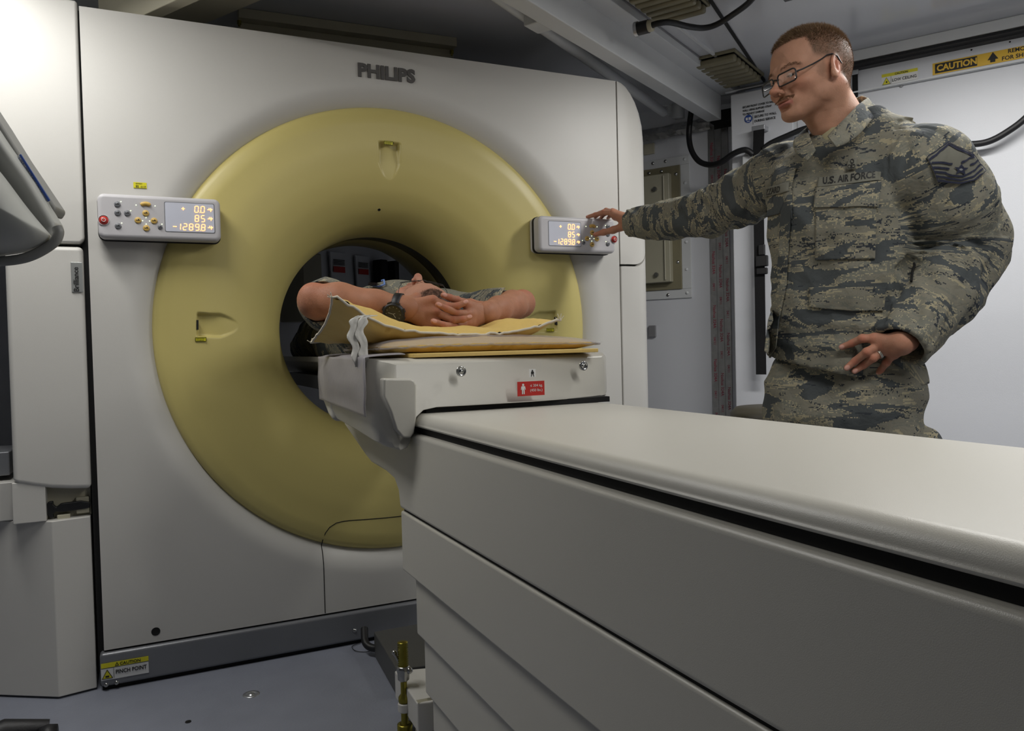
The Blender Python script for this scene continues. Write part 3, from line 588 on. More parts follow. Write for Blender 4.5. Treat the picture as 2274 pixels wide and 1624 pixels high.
# sticker: pinch point
o = face_label(sc, 'caution_label', 278, 1491, 0.128, 0.034, GY - 0.0135, None, 'stickw')
c = onY(278, 1477, GY - 0.014); cc = onY(278, 1484, GY - 0.0145)
b = MB(); L0 = onY(278, 1484, GY - 0.0145); b.box(L0 + Z_ * 0.017, 0.128, 0.001, 0.014)
b.prism([L0 + X_ * x + Z_ * z for x, z in ((-0.062, -0.022), (-0.034, -0.022), (-0.048, 0.004))], (0, -0.0006, 0)); b.build('yellow_strip', 'sticklime', o)
b = MB(); b.text('CAUTION', L0 + X_ * -0.014 + Z_ * 0.0125 - Y_ * 0.001, X_, Z_, 0.0125, 0, 0.015, ext=0.0003); b.text('PINCH POINT', L0 + X_ * -0.026 + Z_ * -0.012 - Y_ * 0.001, X_, Z_, 0.0165, 0, 0.02, ext=0.0003, sx=0.82)
b.box(L0 + X_ * -0.0305 - Z_ * 0.008 - Y_ * .001, 0.001, 0.001, 0.03)
for (s1, s2) in (((-0.062, -0.022), (-0.034, -0.022)), ((-0.034, -0.022), (-0.048, 0.004)), ((-0.048, 0.004), (-0.062, -0.022)), ((-0.026, 0.0125), (-0.017, 0.0125)), ((-0.017, 0.0125), (-0.0215, 0.0215)), ((-0.0215, 0.0215), (-0.026, 0.0125))):
    b.tube([L0 + X_ * s1[0] + Z_ * s1[1] - Y_ * .001, L0 + X_ * s2[0] + Z_ * s2[1] - Y_ * .001], 0.0008, 6)
b.box(L0 + X_ * -0.048 - Z_ * 0.016 - Y_ * .001, 0.010, 0.001, 0.005); b.build('lettering', 'ink', o)
# logo
b = MB(); b.text('PHILIPS', onY(794, 168, GY - 0.002), X_, Z_, 0.060, 0, 0.042, ext=0.003, sx=1.05)
o = b.build('brand_lettering', 'logo', sc)
LOGO = o
# lime sticker above the left panel
o = face_label(sc, 'lime_sticker', 311, 412, 0.036, 0.018, GY - 0.001, None, 'sticklime')
b = MB(); c = onY(311, 412, GY - 0.002); b.text('ADVISORY', c + X_ * -0.012 + Z_ * 0.004, X_, Z_, 0.004, 0, .01, ext=.0002); b.text('ES', c + X_ * -0.012 - Z_ * 0.006, X_, Z_, 0.009, 0, 0.01, ext=.0002); b.text('0117', c + X_ * 0.0015 - Z_ * 0.006, X_, Z_, 0.007, 0, 0.01, ext=.0002); b.box(c - Z_ * 0.008, 0.034, .0005, .0006); b.build('lettering', 'ink', o)
# ------------------------------------------------------------------ control panels
PY = GY - 0.075
SEG = {'0': 'abcdef', '1': 'bc', '2': 'abged', '5': 'afgcd', '8': 'abcdefg', '9': 'abcdfg'}
def digits(b, s, o, h, w_, adv, ya=-0.0008):
    x = 0; th = h * 0.085
    for ch in s:
        if ch == '.':
            b.box(o + X_ * (x - adv * 0.18) + Z_ * (-h / 2 + th / 2), th, 0.0006, th); continue
        if ch == '-': b.box(o + X_ * (x + w_ / 2), w_ * 0.8, 0.0006, th)
        if ch == '+': b.box(o + X_ * (x + w_ / 2), w_ * 0.7, 0.0006, th); b.box(o + X_ * (x + w_ / 2), th, 0.0006, w_ * 0.7)
        for q in SEG.get(ch, ''):
            cx_, cz_, hor = {'a': (0.5, 0.5, 1), 'g': (0.5, 0, 1), 'd': (0.5, -0.5, 1), 'b': (1, 0.25, 0), 'c': (1, -0.25, 0), 'f': (0, 0.25, 0), 'e': (0, -0.25, 0)}[q]
            c = o + X_ * (x + w_ * cx_ + 0.08 * h * cz_) + Z_ * (h * cz_ * 0.93)
            b.box(c, w_ * 0.72 if hor else th, 0.0006, th if hor else h * 0.38)
        x += adv
def icon(b, c, s):
    b.box(c, s, 0.0006, s * 0.12); b.box(c + X_ * s * 0.2, s * 0.12, 0.0006, s * 0.8); b.box(c - X_ * s * 0.15 + Z_ * s * 0.2, s * .1, 0.0006, s * 0.4); b.box(c + X_ * s * 0.4 + Z_ * s * .12, s * 0.3, .0006, s * .1)
def control_panel(x0, x1, z0, z1, mirror, px_scr, btns, leds, estop, label):
    b = MB(); out = rrect(x0, x1, z0, z1, 0.018, 6)
    b.prism([Vector((x, PY, z)) for x, z in out], (0, 0.085, 0)); pn = b.build('control_panel', 'panel', sc, bevel=0.012, seg=5); pn['label'] = label
    b = MB(); b.prism([Vector((x, PY + 0.045, z)) for x, z in rrect(x0 - 0.002, x1 + 0.002, z0 - 0.003, z1 + 0.002, 0.02, 6)], (0, 0.012, 0)); b.build('panel_gasket', 'dark', pn)
    sx0, sx1, sz0, sz1 = px_scr
    b = MB(); b.prism([Vector((x, PY - 0.0006, z)) for x, z in rrect(sx0 - .002, sx1 + .002, sz0 - .002, sz1 + .002, 0.005)], (0, 0.002, 0)); b.build('screen_bezel', 'butgrey', pn)
    b = MB(); b.prism([Vector((x, PY - 0.0012, z)) for x, z in rrect(sx0, sx1, sz0, sz1, 0.004)], (0, 0.002, 0)); dsp = b.build('display', 'screen', pn)
    b = MB(); W_ = sx1 - sx0; Hh = sz1 - sz0; xr = sx1 - W_ * 0.175; dh = Hh * 0.235; dw = W_ * 0.072; ad = W_ * 0.125
    y = PY - 0.0018
    zr = [sz1 - Hh * 0.20, sz1 - Hh * 0.52, sz1 - Hh * 0.83]
    digits(b, '0.0', Vector((xr - ad * 2 + ad * .25, y, zr[0])), dh, dw, ad); digits(b, '+', Vector((sx0 + W_ * 0.32, y, zr[0])), dh, dw * 1.3, ad)
    digits(b, '85', Vector((xr - ad * 2 + ad * .25, y, zr[1])), dh, dw, ad)
    digits(b, '1289.8', Vector((xr - ad * 5 + ad * .25, y, zr[2])), dh, dw, ad); digits(b, '-', Vector((sx0 + W_ * 0.14, y, zr[2])), dh, dw * 1.3, ad)
    for z in zr: icon(b, Vector((sx1 - W_ * 0.085, y, z)), W_ * 0.1)
    b.build('led_digits', 'led', dsp)
    for (x, z, r_, kind) in btns:
        b = MB()
        if kind == 'arc':
            arc = [Vector((x + 0.0 + q * 0.0125, PY - 0.001, z - 0.0045 * q * q)) for q in np.linspace(-1, 1, 9)]; b.tube([p + Vector((0, 0, 0)) for p in arc], [0.004] + [0.0062] * 7 + [0.004], 12)
            o = b.build('rocker_button', 'butyel', pn, smooth=True)
        else:
            b.lathe([(r_, 0.0), (r_, -0.003), (r_ * 0.8, -0.0042), (0.0001, -0.0045)], (x, PY + 0.0005, z), Y_, 24); o = b.build('button', 'butyel' if kind == 'y' else 'butgrey', pn)
            b = MB(); b.box((x, PY - 0.0043, z), r_ * 1.2, 0.0008, r_ * 0.16); b.box((x + r_ * .2, PY - 0.0043, z + r_ * .2), r_ * .3, 0.0008, r_ * 0.3); b.build('symbol', 'ink', o)
    for (x, z) in leds: b = MB(); b.cyl((x, PY - 0.001, z), (x, PY + 0.001, z), 0.0012, 10); b.build('led', 'gled', pn)
    if estop:
        x, z = estop; b = MB(); b.lathe([(0.0125, 0.001), (0.0145, -0.003), (0.0155, 0.0)], (x, PY, z), Y_, 28); b.build('stop_button_collar', 'panel', pn)
        b = MB(); b.lathe([(0.0125, 0.0), (0.012, -0.0012), (0.0095, -0.0012), (0.009, -0.006), (0.0001, -0.007)], (x, PY, z), Y_, 28); o = b.build('stop_button', 'red', pn)
        b = MB(); b.tube([Vector((x + 0.005 * math.cos(t), PY - 0.0072, z + 0.005 * math.sin(t))) for t in np.linspace(0, 2 * math.pi, 17)[:-1]], 0.0008, 6, closed=True); b.build('stop_symbol', 'stickw', o)
    return pn
def pc(px, py): q = onY(px, py, PY); return (q.x, q.z)
fx = 320 / 2274
L6 = lambda x, y: pc(200 + x * fx, 390 + y * fx)
btn = [L6(430, 455) + (0.0085, 'g'), L6(435, 590) + (0.0085, 'g'), L6(587, 595) + (0.0085, 'g'), L6(442, 797) + (0.0085, 'g'), L6(1105, 815) + (0.0065, 'g'), L6(878, 595) + (0.009, 'y'), L6(755, 707) + (0.009, 'y'), L6(1010, 715) + (0.009, 'y'), L6(888, 830) + (0.009, 'y'), L6(875, 445) + (0.01, 'arc')]
leds = [L6(487, 412), L6(641, 555), L6(500, 750), L6(1135, 768), L6(726, 466), L6(1026, 480), L6(883, 665), L6(829, 713), L6(940, 718), L6(886, 767)]
a = L6(1178, 420); c_ = L6(1965, 905); a0 = L6(118, 270); a1 = L6(2075, 1045)
control_panel(a0[0] - 0.002, a1[0], a1[1] + 0.001, a0[1], False, (a[0], c_[0], c_[1], a[1]), btn, leds, L6(215, 705), 'left control panel with red stop button and lit orange digits')
f2 = 540 / 2274
R2 = lambda x, y: pc(1180 + x * f2, 380 + y * f2)
btn = [R2(568, 577) + (0.009, 'y'), R2(520, 632) + (0.009, 'y'), R2(612, 636) + (0.009, 'y'), R2(567, 688) + (0.009, 'y'), R2(488, 672) + (0.0065, 'g'), R2(716, 593) + (0.008, 'g'), R2(715, 682) + (0.008, 'g'), R2(716, 520) + (0.008, 'g'), R2(570, 513) + (0.01, 'arc')]
leds = [R2(510, 518), R2(614, 522), R2(564, 608), R2(546, 632), R2(585, 632), R2(564, 655), R2(476, 650), R2(697, 660), R2(693, 510)]
a = R2(160, 468); c_ = R2(462, 705); a0 = R2(72, 425); a1 = R2(790, 765)
CP = control_panel(a0[0], a1[0], R2(400, 758)[1], R2(400, 430)[1], True, (a[0], c_[0], c_[1], a[1]), btn, leds, R2(773, 640), 'right control panel with lit orange digits under the airman hand')
print('panelR', a0, a1)
# ------------------------------------------------------------------ lower left equipment box and latch
eq = thing('equipment_cabinet', (-0.45, 2.7, 0), 'low cream angular cabinet at the left side of the scanner with a latch on top', 'cabinet')
foot = [onZ(215, 1538, 0.0), onZ(131, 1554, 0.0), onZ(0, 1549, 0.0), ]
p_r, p_c = foot[0], foot[1]; d = (onZ(0, 1549, 0) - p_c).normalized(); p_l = p_c + d * 0.55
b = MB(); Lp = [p_r + Y_ * 0.02, p_c, p_l, p_l + Y_ * 0.6, Vector((p_r.x, p_r.y + 0.45, 0))]
ztp = 0.515
b.prism([p + Z_ * 0.006 for p in Lp], (0, 0, ztp)); b.build('cabinet_body', 'cream', eq, bevel=0.003)
b = MB(); b.b2(-0.345, -0.262, GY + 0.0, GY + 0.3, ztp + 0.006, 0.64); b.build('support_block', 'cream', eq, bevel=0.003)
b = MB(); b.b2(-0.262, -0.150, GY + 0.05, GY + 0.3, ztp + 0.006, 0.62); b.build('recess_plate', 'offwhite', eq)
b = MB(); c = onY(87, 1134, GY + 0.049); b.lathe([(0.006, -0.003), (0.006, 0)], c, Y_, 14); b.lathe([(0.0001, -0.004), (0.004, -0.004), (0.006, -0.003)], c, Y_, 14); b.build('screw', 'steel', eq)
LY = GY + 0.02
b = MB(); b.box(onY(184, 1121, LY + 0.02), 0.034, 0.02, 0.048); b.build('latch_plate', 'offwhite', eq, bevel=0.002)
b = MB(); c = onY(142, 1148, LY + .01); b.box(c, 0.034, 0.02, 0.016); b.build('latch_bracket', 'offwhite', eq, bevel=0.002)
b = MB(); ol = [(103, 1120), (108, 1115), (118, 1114), (118, 1121), (125, 1127), (135, 1119), (180, 1113), (200, 1116), (200, 1128), (180, 1132), (140, 1138), (124, 1137), (118, 1143), (120, 1151), (110, 1151), (104, 1143)]
b.prism([onY(x, y, LY) for x, y in ol], (0, 0.016, 0)); lt = b.build('rubber_latch', 'rubber', eq, bevel=0.003)
# floor rail piece seen at far left edge
b = MB(); b.b2(-0.60, -0.346, GY + 0.06, GY + 0.3, 0.523, 0.635); b.build('rear_block', 'cream', eq, bevel=0.003)
b = MB(); b.b2(-0.62, -0.36, GY + 0.10, GY + 0.3, 0.65, 0.72); tag(b.build('shelf_bracket', 'railgrey', bevel=0.004), 'grey bracket edge at the far left behind the scanner side cover', 'bracket')
# things seen through the bore: two printed aprons on the back wall and equipment
def apron(px, py, wpx, hpx, label, g=None):
    ray_ = ray(px, py); u = UB - 0.03; t = u / ray_.dot(UU); c = CAMV + ray_ * t; sc_ = t
    w_, h_ = wpx * t, hpx * t; ax = (NN, UU, Z_); r = thing('hanging_bag', c, label, 'bag', g)
    b = MB(); b.prism([c + NN * x * w_ + Z_ * z * h_ for x, z in ((-0.42, 0.5), (0.42, 0.5), (0.5, -0.5), (-0.3, -0.5))], UU * 0.015); b.build('bag_body', 'wall', r, bevel=0.004)
    b = MB(); b.box(c + Z_ * 0.20 * h_ - UU * 0.006 + NN * 0.02 * w_, w_ * 0.62, 0.003, h_ * 0.1, ax); b.build('red_band', 'stickred', r)
    b = MB()
    for k in range(4): b.box(c + Z_ * (0.36 - 0.025 * k) * h_ - UU * 0.006 + NN * 0.02 * w_, w_ * 0.6, 0.003, h_ * 0.012, ax)
    b.build('print_lines', 'ink', r)
apron(752, 625, 55, 130, 'left one of two pale printed bags hanging on the wall seen through the bore', 'printed bags')
apron(806, 628, 48, 120, 'right one of two pale printed bags hanging on the wall seen through the bore', 'printed bags')
def backbox(px, py, w_, h_, d_, m, name, label, cat):
    rr = ray(px, py); t = (UB - 0.02 - d_ / 2) / rr.dot(UU); c = CAMV + rr * t; b = MB(); b.box(c, w_ * t, d_, h_ * t, (NN, UU, Z_)); return tag(b.build(name, m, bevel=0.01), label, cat)
backbox(845, 615, 22, 75, 0.08, 'darkbag', 'dark_case', 'narrow black case beside the right printed bag, seen through the bore', 'case')
backbox(873, 615, 14, 70, 0.08, 'darkbag', 'dark_case', 'smaller black case at the right of the narrow one, seen through the bore', 'case')
rr = ray(700, 600); t = (UB - 0.3) / rr.dot(UU); c = CAMV + rr * t
backbox(668, 640, 56, 150, 0.2, 'hatch', 'wall_cabinet', 'dim beige cabinet on the back wall seen through the bore', 'cabinet')
# ================================================================== PATIENT TABLE
TX0, TX1, TZ = 0.545, 1.049, 0.85
TC = (TX0 + TX1) / 2
YE = -0.55
tb = thing('patient_table', (TC, 0.6, 0), 'long cream patient table with stepped side skirts running up to the scanner bore', 'table')
# top cover: rounded inverted tray running the length
def section(z0, z1, x0, x1, r, n=8):
    o = [(x0, z0), (x0, z1 - r)] + [(x0 + r - r * math.cos(a), z1 - r + r * math.sin(a)) for a in np.linspace(0, math.pi / 2, n)[1:]] + [(x1 - r + r * math.sin(a), z1 - r + r * math.cos(a)) for a in np.linspace(0, math.pi / 2, n)] + [(x1, z0)]
    return o
def extr(sec, y0, y1, name, m, parent, bevel=0, sm=True):
    b = MB(); n = len(sec); vs = [Vector((x, y0, z)) for x, z in sec] + [Vector((x, y1, z)) for x, z in sec]
    b.add(vs, [(i, (i + 1) % n, n + (i + 1) % n, n + i) for i in range(n)], 0, True); b.add(vs[:n], [tuple(range(n))[::-1]]); b.add(vs[n:], [tuple(range(n))])
    return b.build(name, m, parent, bevel=bevel)
extr(section(0.822, TZ, TX0, TX1, 0.024), YE, 1.72, 'top_cover', 'table', tb, bevel=0.004)
b = MB(); b.b2(TX0 + 0.012, TX1 - 0.012, YE + 0.01, 1.9, 0.79, 0.83); b.build('slot', 'dark', tb)
# main side body with the nose reaching to the bore (profile in y,z)
sp = [(YE, 0.806), (2.30, 0.806), (2.33, 0.79), (2.33, 0.772), (2.10, 0.71), (2.04, 0.697), (1.90, 0.692), (1.83, 0.683), (1.80, 0.66), (1.79, 0.621), (YE, 0.621)]
b = MB(); b.prism([Vector((TX0 - 0.006, y, z)) for y, z in sp], (TX1 - TX0 + 0.012, 0, 0)); b.build('side_body', 'table', tb, bevel=0.009, seg=4)
# stepped skirts
sk = [(0.541, 0.616, 0.474, 1.79), (0.556, 0.48, 0.335, 1.74), (0.571, 0.34, 0.196, 1.735), (0.586, 0.20, 0.03, 1.73)]
for i, (x0, z1, z0, ye) in enumerate(sk):
    b = MB(); b.b2(x0, 2 * TC - x0, YE + 0.02 * i, ye, z0, z1); b.build('skirt', 'table', tb, bevel=0.006)
b = MB(); b.b2(0.541 + 0.006, 2 * TC - 0.547, YE + 0.03, 1.78, 0.612, 0.63); b.build('skirt_gap', 'dark', tb)
# carriage (sliding head piece): thick end panel bowed toward the viewer, wraps over the side
YC = 1.665
def fy(x):      # bow of end face
    t = (x - TC) / 0.32; return YC + 0.10 * t * t * (1 if x > TC else 0.15)
car = thing('table_carriage', (TC, 2.0, 0.85), 'cream moulded sliding head end of the patient table with two round bolts', 'table carriage')
xl, xr = 0.468, 1.118
def front_outline():
    # (x, z) polygon of the end face: top edge, right side, bottom following the cover, left leg over the side
    o = [(xl, 0.974), (xr - 0.012, 0.974), (xr, 0.965), (xr, 0.87), (xr - 0.01, 0.858)]
    o += [(x, 0.863) for x in np.linspace(xr - 0.03, TX0 + 0.05, 14)]
    o += [(TX0 + 0.020, 0.858), (TX0 + 0.004, 0.844), (TX0 - 0.006, 0.822), (TX0 - 0.012, 0.79), (TX0 - 0.02, 0.776), (TX0 - 0.035, 0.772), (xl + 0.02, 0.778), (xl + 0.002, 0.79), (xl - 0.010, 0.83), (xl - 0.008, 0.94), (xl - 0.005, 0.965)]
    return o
ol = front_outline(); n = len(ol); b = MB()
ys = [0.0, 0.012, 0.25, 0.45]
lay = []
ys = [0.0, 0.006, 0.018, 0.034, 0.055, 0.25, 0.45]; ins = [0.040, 0.024, 0.012, 0.004, 0.0, 0.0, 0.0]; NLY = 7
for k, dy in enumerate(ys):
    lay.append([Vector((x + ins[k] * max(0, min(1, (xl + 0.035 - x) / 0.03)) - (ins[k] * 0.6 if x > xr - 0.02 else 0), (fy(x) if k < 5 else YC) + dy, z - (ins[k] * 0.35 if z > 0.96 else 0))) for x, z in ol])
# back layers: rise the underside of the left flank toward the bore
for p in lay[5]:
    if p.x < 0.56 and p.z < 0.86: p.z += 0.012
for p in lay[6]:
    if p.x < 0.56 and p.z < 0.86: p.z = 0.80 + (p.z - 0.772) * 0.7
# front face triangulated as strips: use ngon
b.add([v for l in lay for v in l], [(j * n + i, j * n + (i + 1) % n, (j + 1) * n + (i + 1) % n, (j + 1) * n + i) for j in range(NLY - 1) for i in range(n)], 0, True)
b.f += [tuple(range(n))[::-1], tuple(range((NLY - 1) * n, NLY * n))]; b.m += [0, 0]; b.s += [False, False]
b.build('end_panel', 'table', car, bevel=0.010, seg=4)
b = MB(); b.b2(TX0 + 0.03, xr - 0.06, YC + 0.02, 2.0, 0.8505, 0.8635); b.build('gap', 'dark', car)
# left flank continues with a rounded nose into the bore
b = MB(); fl = [(2.11, 0.97), (2.24, 0.965), (2.275, 0.945), (2.27, 0.90), (2.22, 0.845), (2.16, 0.812), (2.11, 0.80)]
b.prism([Vector((xl - 0.012, y, z)) for y, z in fl], (0.65, 0, 0)); b.build('flank_nose', 'table', car, bevel=0.02, seg=4)
# cover plate on the left corner
b = MB(); pts = []
cp = [(852, 841), (912, 841), (921, 846), (926, 856), (925, 930), (921, 962), (912, 974), (895, 972), (880, 955), (868, 915), (852, 880)]
b.prism([onY(x, y, YC - 0.004) for x, y in cp], (0, 0.035, 0)); 
for p in range(0): pass
b.build('corner_cap', 'table', car, bevel=0.005, seg=3)
for (x, y) in ((1025, 825), (1313, 813)):
    c = onY(x, y, YC); c = Vector((c.x, fy(c.x) - 0.001, c.z)); b = MB(); b.lathe([(0.0118, 0.002), (0.0118, -0.001), (0.0095, -0.002), (0.0085, 0.0), (0.0045, 0.0), (0.004, -0.003), (0.0001, -0.003)], c, Y_, 28); b.build('bolt', 'steel', car)
# labels on the end panel
def lab(px, py): c = onY(px, py, YC); return Vector((c.x, fy(c.x) - 0.0015, c.z))
ca = lab(1182, 829); b = MB(); b.box(ca, 0.017, 0.001, 0.019); o = b.build('person_label', 'stickw', car, bevel=0.0004)
def figure(b, c, s, legs=1):
    y = -0.001
    b.cyl(c + Z_ * s * 0.38 + Y_ * y, c + Z_ * s * 0.38 + Y_ * (y - .0005), s * 0.11, 12); b.box(c + Z_ * s * 0.08 + Y_ * y, s * 0.28, 0.001, s * 0.36)
    for q in (-1, 1):
        b.prism([c + Y_ * y + X_ * q * s * k + Z_ * s * z for k, z in ((0.02, -0.05), (0.14, -0.05), (0.13 + 0.14 * legs, -0.5), (0.03 + 0.14 * legs, -0.5))], (0, -.0006, 0)); b.prism([c + Y_ * y + X_ * q * s * k + Z_ * s * z for k, z in ((0.12, 0.24), (0.2, 0.22), (0.25, -0.08), (0.19, -0.08))], (0, -.0006, 0))
b = MB(); figure(b, ca, 0.016); b.build('person_symbol', 'ink', o)
cb = lab(1179, 863); b = MB(); b.box(cb, 0.071, 0.001, 0.034); o = b.build('weight_limit_label', 'stickred', car)
b = MB(); figure(b, cb - X_ * 0.021, 0.025, 0.05); b.text('\u2264 204 kg.', cb + X_ * -0.003 + Z_ * 0.004 - Y_ * .001, X_, Z_, 0.0088, 0, 0.0, ext=0.0003); b.text('(450 lbs.)', cb + X_ * -0.003 - Z_ * 0.007 - Y_ * .001, X_, Z_, 0.0088, 0, 0.0, ext=0.0003); b.build('weight_limit_print', 'stickw', o)
# cradle: curved tray reaching through the bore
cr = []
b = MB(); ns = 16; sec = [(TC + 0.235 * math.sin(a), 0.985 + 0.0 - 0.075 * (math.cos(a) - math.cos(1.25)) / (1 - math.cos(1.25))) for a in np.linspace(-1.25, 1.25, ns)]
sec = [(x, z - 0.012) for x, z in sec]; sec2 = sec + [(x, z - 0.02) for x, z in sec[::-1]]
cradle = extr(sec2, 2.285, 4.1, 'table_cradle', 'grey', None, bevel=0.003); cradle.data.materials[0] = M_['table']
tag(cradle, 'long curved table cradle carrying the patient through the bore', 'table cradle')
b = MB(); b.b2(TC - 0.20, TC + 0.20, 2.2, 3.6, 0.85, 0.90); b.build('cradle_rail', 'butgrey', cradle)
# ------------------------------------------------------------------ cushion pad with clear cover on the tabletop
def pillow(name, fcenter, nx, ny, m, parent=None, seam=None):
    pass
def pad_mesh(x0, x1, y0, y1, zf, th, ex=0.35, nx=48, ny=24, wr=0.004, skew=None, sd=0, thf=None):
    vs = []; fs = []
    for side in (0, 1):
        for j in range(ny + 1):
            for i in range(nx + 1):
                u, v = i / nx, j / ny; e = (max(0, 1 - abs(2 * u - 1) ** 3.2) * max(0, 1 - abs(2 * v - 1) ** 3.2)) ** ex
                ins = 1 - 0.05 * (1 - abs(2 * v - 1) ** 2) * 0
                px_ = 0.045; uu = u; vv = v
                # pull side edges inwards between corners (cushion shape)
                cu = 1 - px_ * (1 - (2 * v - 1) ** 2); cv = 1 - px_ * 1.2 * (1 - (2 * u - 1) ** 2)
                x = (x0 + x1) / 2 + (x1 - x0) / 2 * (2 * u - 1) * cu; y = (y0 + y1) / 2 + (y1 - y0) / 2 * (2 * v - 1) * cv
                z = zf(u, v) + (th / 2 * (thf(u, v) if thf else 1) * e + wr * e * mnoise.noise(Vector((u * 9, v * 5, side * 3 + sd))) + wr * 0.6 * (1 - e) * mnoise.noise(Vector((u * 26, v * 15, sd + 5)))) * (1 if side else -1)
                vs.append((x, y, z))
    n1 = (nx + 1) * (ny + 1)
    for side in (0, 1):
        for j in range(ny):
            for i in range(nx):
                a = side * n1 + j * (nx + 1) + i; q = (a, a + 1, a + nx + 2, a + nx + 1); fs.append(q if side else q[::-1])
    edge = [i for i in range(nx + 1)] + [j * (nx + 1) + nx for j in range(1, ny + 1)] + [ny * (nx + 1) + i for i in range(nx - 1, -1, -1)] + [j * (nx + 1) for j in range(ny - 1, 0, -1)]
    return vs, fs, [Vector(vs[i]) for i in edge]
PADZ = lambda u, v: 1.003 + 0.012 * math.sin(u * math.pi) - 0.012 * (u > .9)
vs, fs, ed = pad_mesh(0.50, 1.075, 1.76, 2.12, lambda u, v: 0.996 + 0.004 * math.cos((u - 0.45) * 3) - 0.002 * v, 0.046, 0.45, sd=1)
o = MB().add(vs, fs, 0, True).build('table_pad', 'pillow', None); tag(o, 'flat yellow foam pad in a clear vinyl cover on the table end', 'pad')
md = o.modifiers.new('w', 'WELD'); md.merge_threshold = 0.0004
vs2 = [(x, y, z + (0.004 if i >= len(vs) // 2 else -0.002)) for i, (x, y, z) in enumerate(vs)]; nh = len(vs) // 2
top = MB().add([(TC + (x - TC) * 1.03, 1.96 + (y - 1.96) * 1.035, z + 0.004) for x, y, z in vs[nh:]], [tuple(i - nh for i in f) for f in fs[len(fs) // 2:]], 0, True).build('clear_cover', 'matcover', o)
b = MB(); b.tube([Vector((TC + (p.x - TC) * 1.01, p.y, p.z)) for p in ed], 0.0028, 8, closed=True); b.build('cover_piping', 'matcover', o)
b = MB(); b.b2(0.56, 1.05, 1.72, 2.2, 0.9745, 0.984); tag(b.build('table_sheet', 'sticklime', bevel=0.002), 'thin bright yellow sheet edge lying under the table pad', 'sheet')
bpy.data.objects['table_sheet'].data.materials[0] = M_['pillow']
# frosted sheet hanging over the left flank
b = MB(); vs = []; fs = []; NI, NJ = 24, 30
for j in range(NJ + 1):
    for i in range(NI + 1):
        t = j / NJ; s = i / NI; y = 1.70 + 0.50 * s + 0.01 * math.sin(t * 7)
        if t < 0.35: k = t / 0.35; x = 0.535 - (0.535 - (xl - 0.022)) * k; z = 0.984 - 0.004 * k * k + 0.003 * math.sin(s * 17)
        else: k = (t - 0.35) / 0.65; x = xl - 0.024 - 0.005 * math.sin(k * 3) - 0.003 * mnoise.noise(Vector((s * 5, k * 3, 1))); z = 0.982 - k * (0.135 - 0.014 * s)
        vs.append((x, y, z))
for j in range(NJ):
    for i in range(NI): a = j * (NI + 1) + i; fs.append((a, a + 1, a + NI + 2, a + NI + 1))
o = tag(b.add(vs, fs, 0, True).build('vinyl_sheet', 'sheet'), 'frosted clear vinyl sheet draped over the left side of the table end', 'sheet')
md = o.modifiers.new('s', 'SOLIDIFY'); md.thickness = 0.0015
# yellow cushion under the patient's hands
def cz(u, v):
    return 1.034 + 0.014 * math.exp(-((u - 0.18) / 0.12) ** 2) + (1 - v) * (0.082 * math.exp(-(u / 0.13) ** 2) + 0.026 * math.exp(-((1 - u) / 0.12) ** 2)) - v * 0.018 * math.exp(-(u / 0.2) ** 2) - 0.008 * math.exp(-((u - 0.6) / 0.16) ** 2)
PB = MB()
vs, fs, ed = pad_mesh(0.405, 1.005, 1.835, 2.10, cz, 0.095, 0.55, wr=0.011, sd=4, thf=lambda u, v: 0.42 + 0.55 * math.exp(-((u - 0.14) / 0.13) ** 2) + 0.40 * math.exp(-((u - 0.88) / 0.12) ** 2))
CUSH = PB.add(vs, fs, 0, True).build('cushion', 'pillow', None)
tag(CUSH, 'puffy yellow vinyl cushion under the lying person hands', 'cushion'); md = CUSH.modifiers.new('w', 'WELD'); md.merge_threshold = 0.0004
b = MB(); b.tube(ed, 0.0032, 8, closed=True)
for c in (Vector((0.405, 1.835, 0)), Vector((1.005, 1.835, 0)), Vector((0.405, 2.13, 0))):
    q = min(ed, key=lambda p: (p.x - c.x) ** 2 + (p.y - c.y) ** 2)
    for k in range(5): b.tube([q, q + Vector((random.uniform(-.012, .012), random.uniform(-.01, .01), random.uniform(0.002, .018)))], 0.0011, 5)
b.build('piping', 'piping', CUSH)
# white tape strap hanging from the cushion's left end
b = MB(); vs = []; fs = []
sp_ = [(0.47, 1.80, 1.075), (0.452, 1.79, 1.07), (0.44, 1.785, 1.055), (0.437, 1.78, 1.03), (0.440, 1.775, 1.00), (0.443, 1.77, 0.975), (0.446, 1.77, 0.957)]
pth = vpath(sp_, 5)
for off, tw in ((0.0, 0), (0.018, 1)):
    vs = []; fs = []
    for i, p in enumerate(pth):
        t = i / (len(pth) - 1); wdt = 0.0105 + 0.002 * math.sin(i * 0.9)
        for k in range(4):
            s = (k / 3 - 0.5) * 2; vs.append(p + Vector((off + s * wdt * 0.9 + 0.003 * math.sin(i * .7 + tw), -0.004 * abs(s) - 0.002 * math.sin(k * 2 + i * 0.8) - tw * 0.003, 0.004 * math.sin(k * 3 + tw) * (t > .93))))
    for i in range(len(pth) - 1):
        for k in range(3): a = i * 4 + k; fs.append((a, a + 1, a + 5, a + 4))
    b.add(vs, fs, 0, True)
o = tag(b.build('tape_strap', 'tape'), 'crinkled white tape strip hanging off the left end of the yellow cushion', 'tape'); md = o.modifiers.new('s', 'SOLIDIFY'); md.thickness = 0.0012
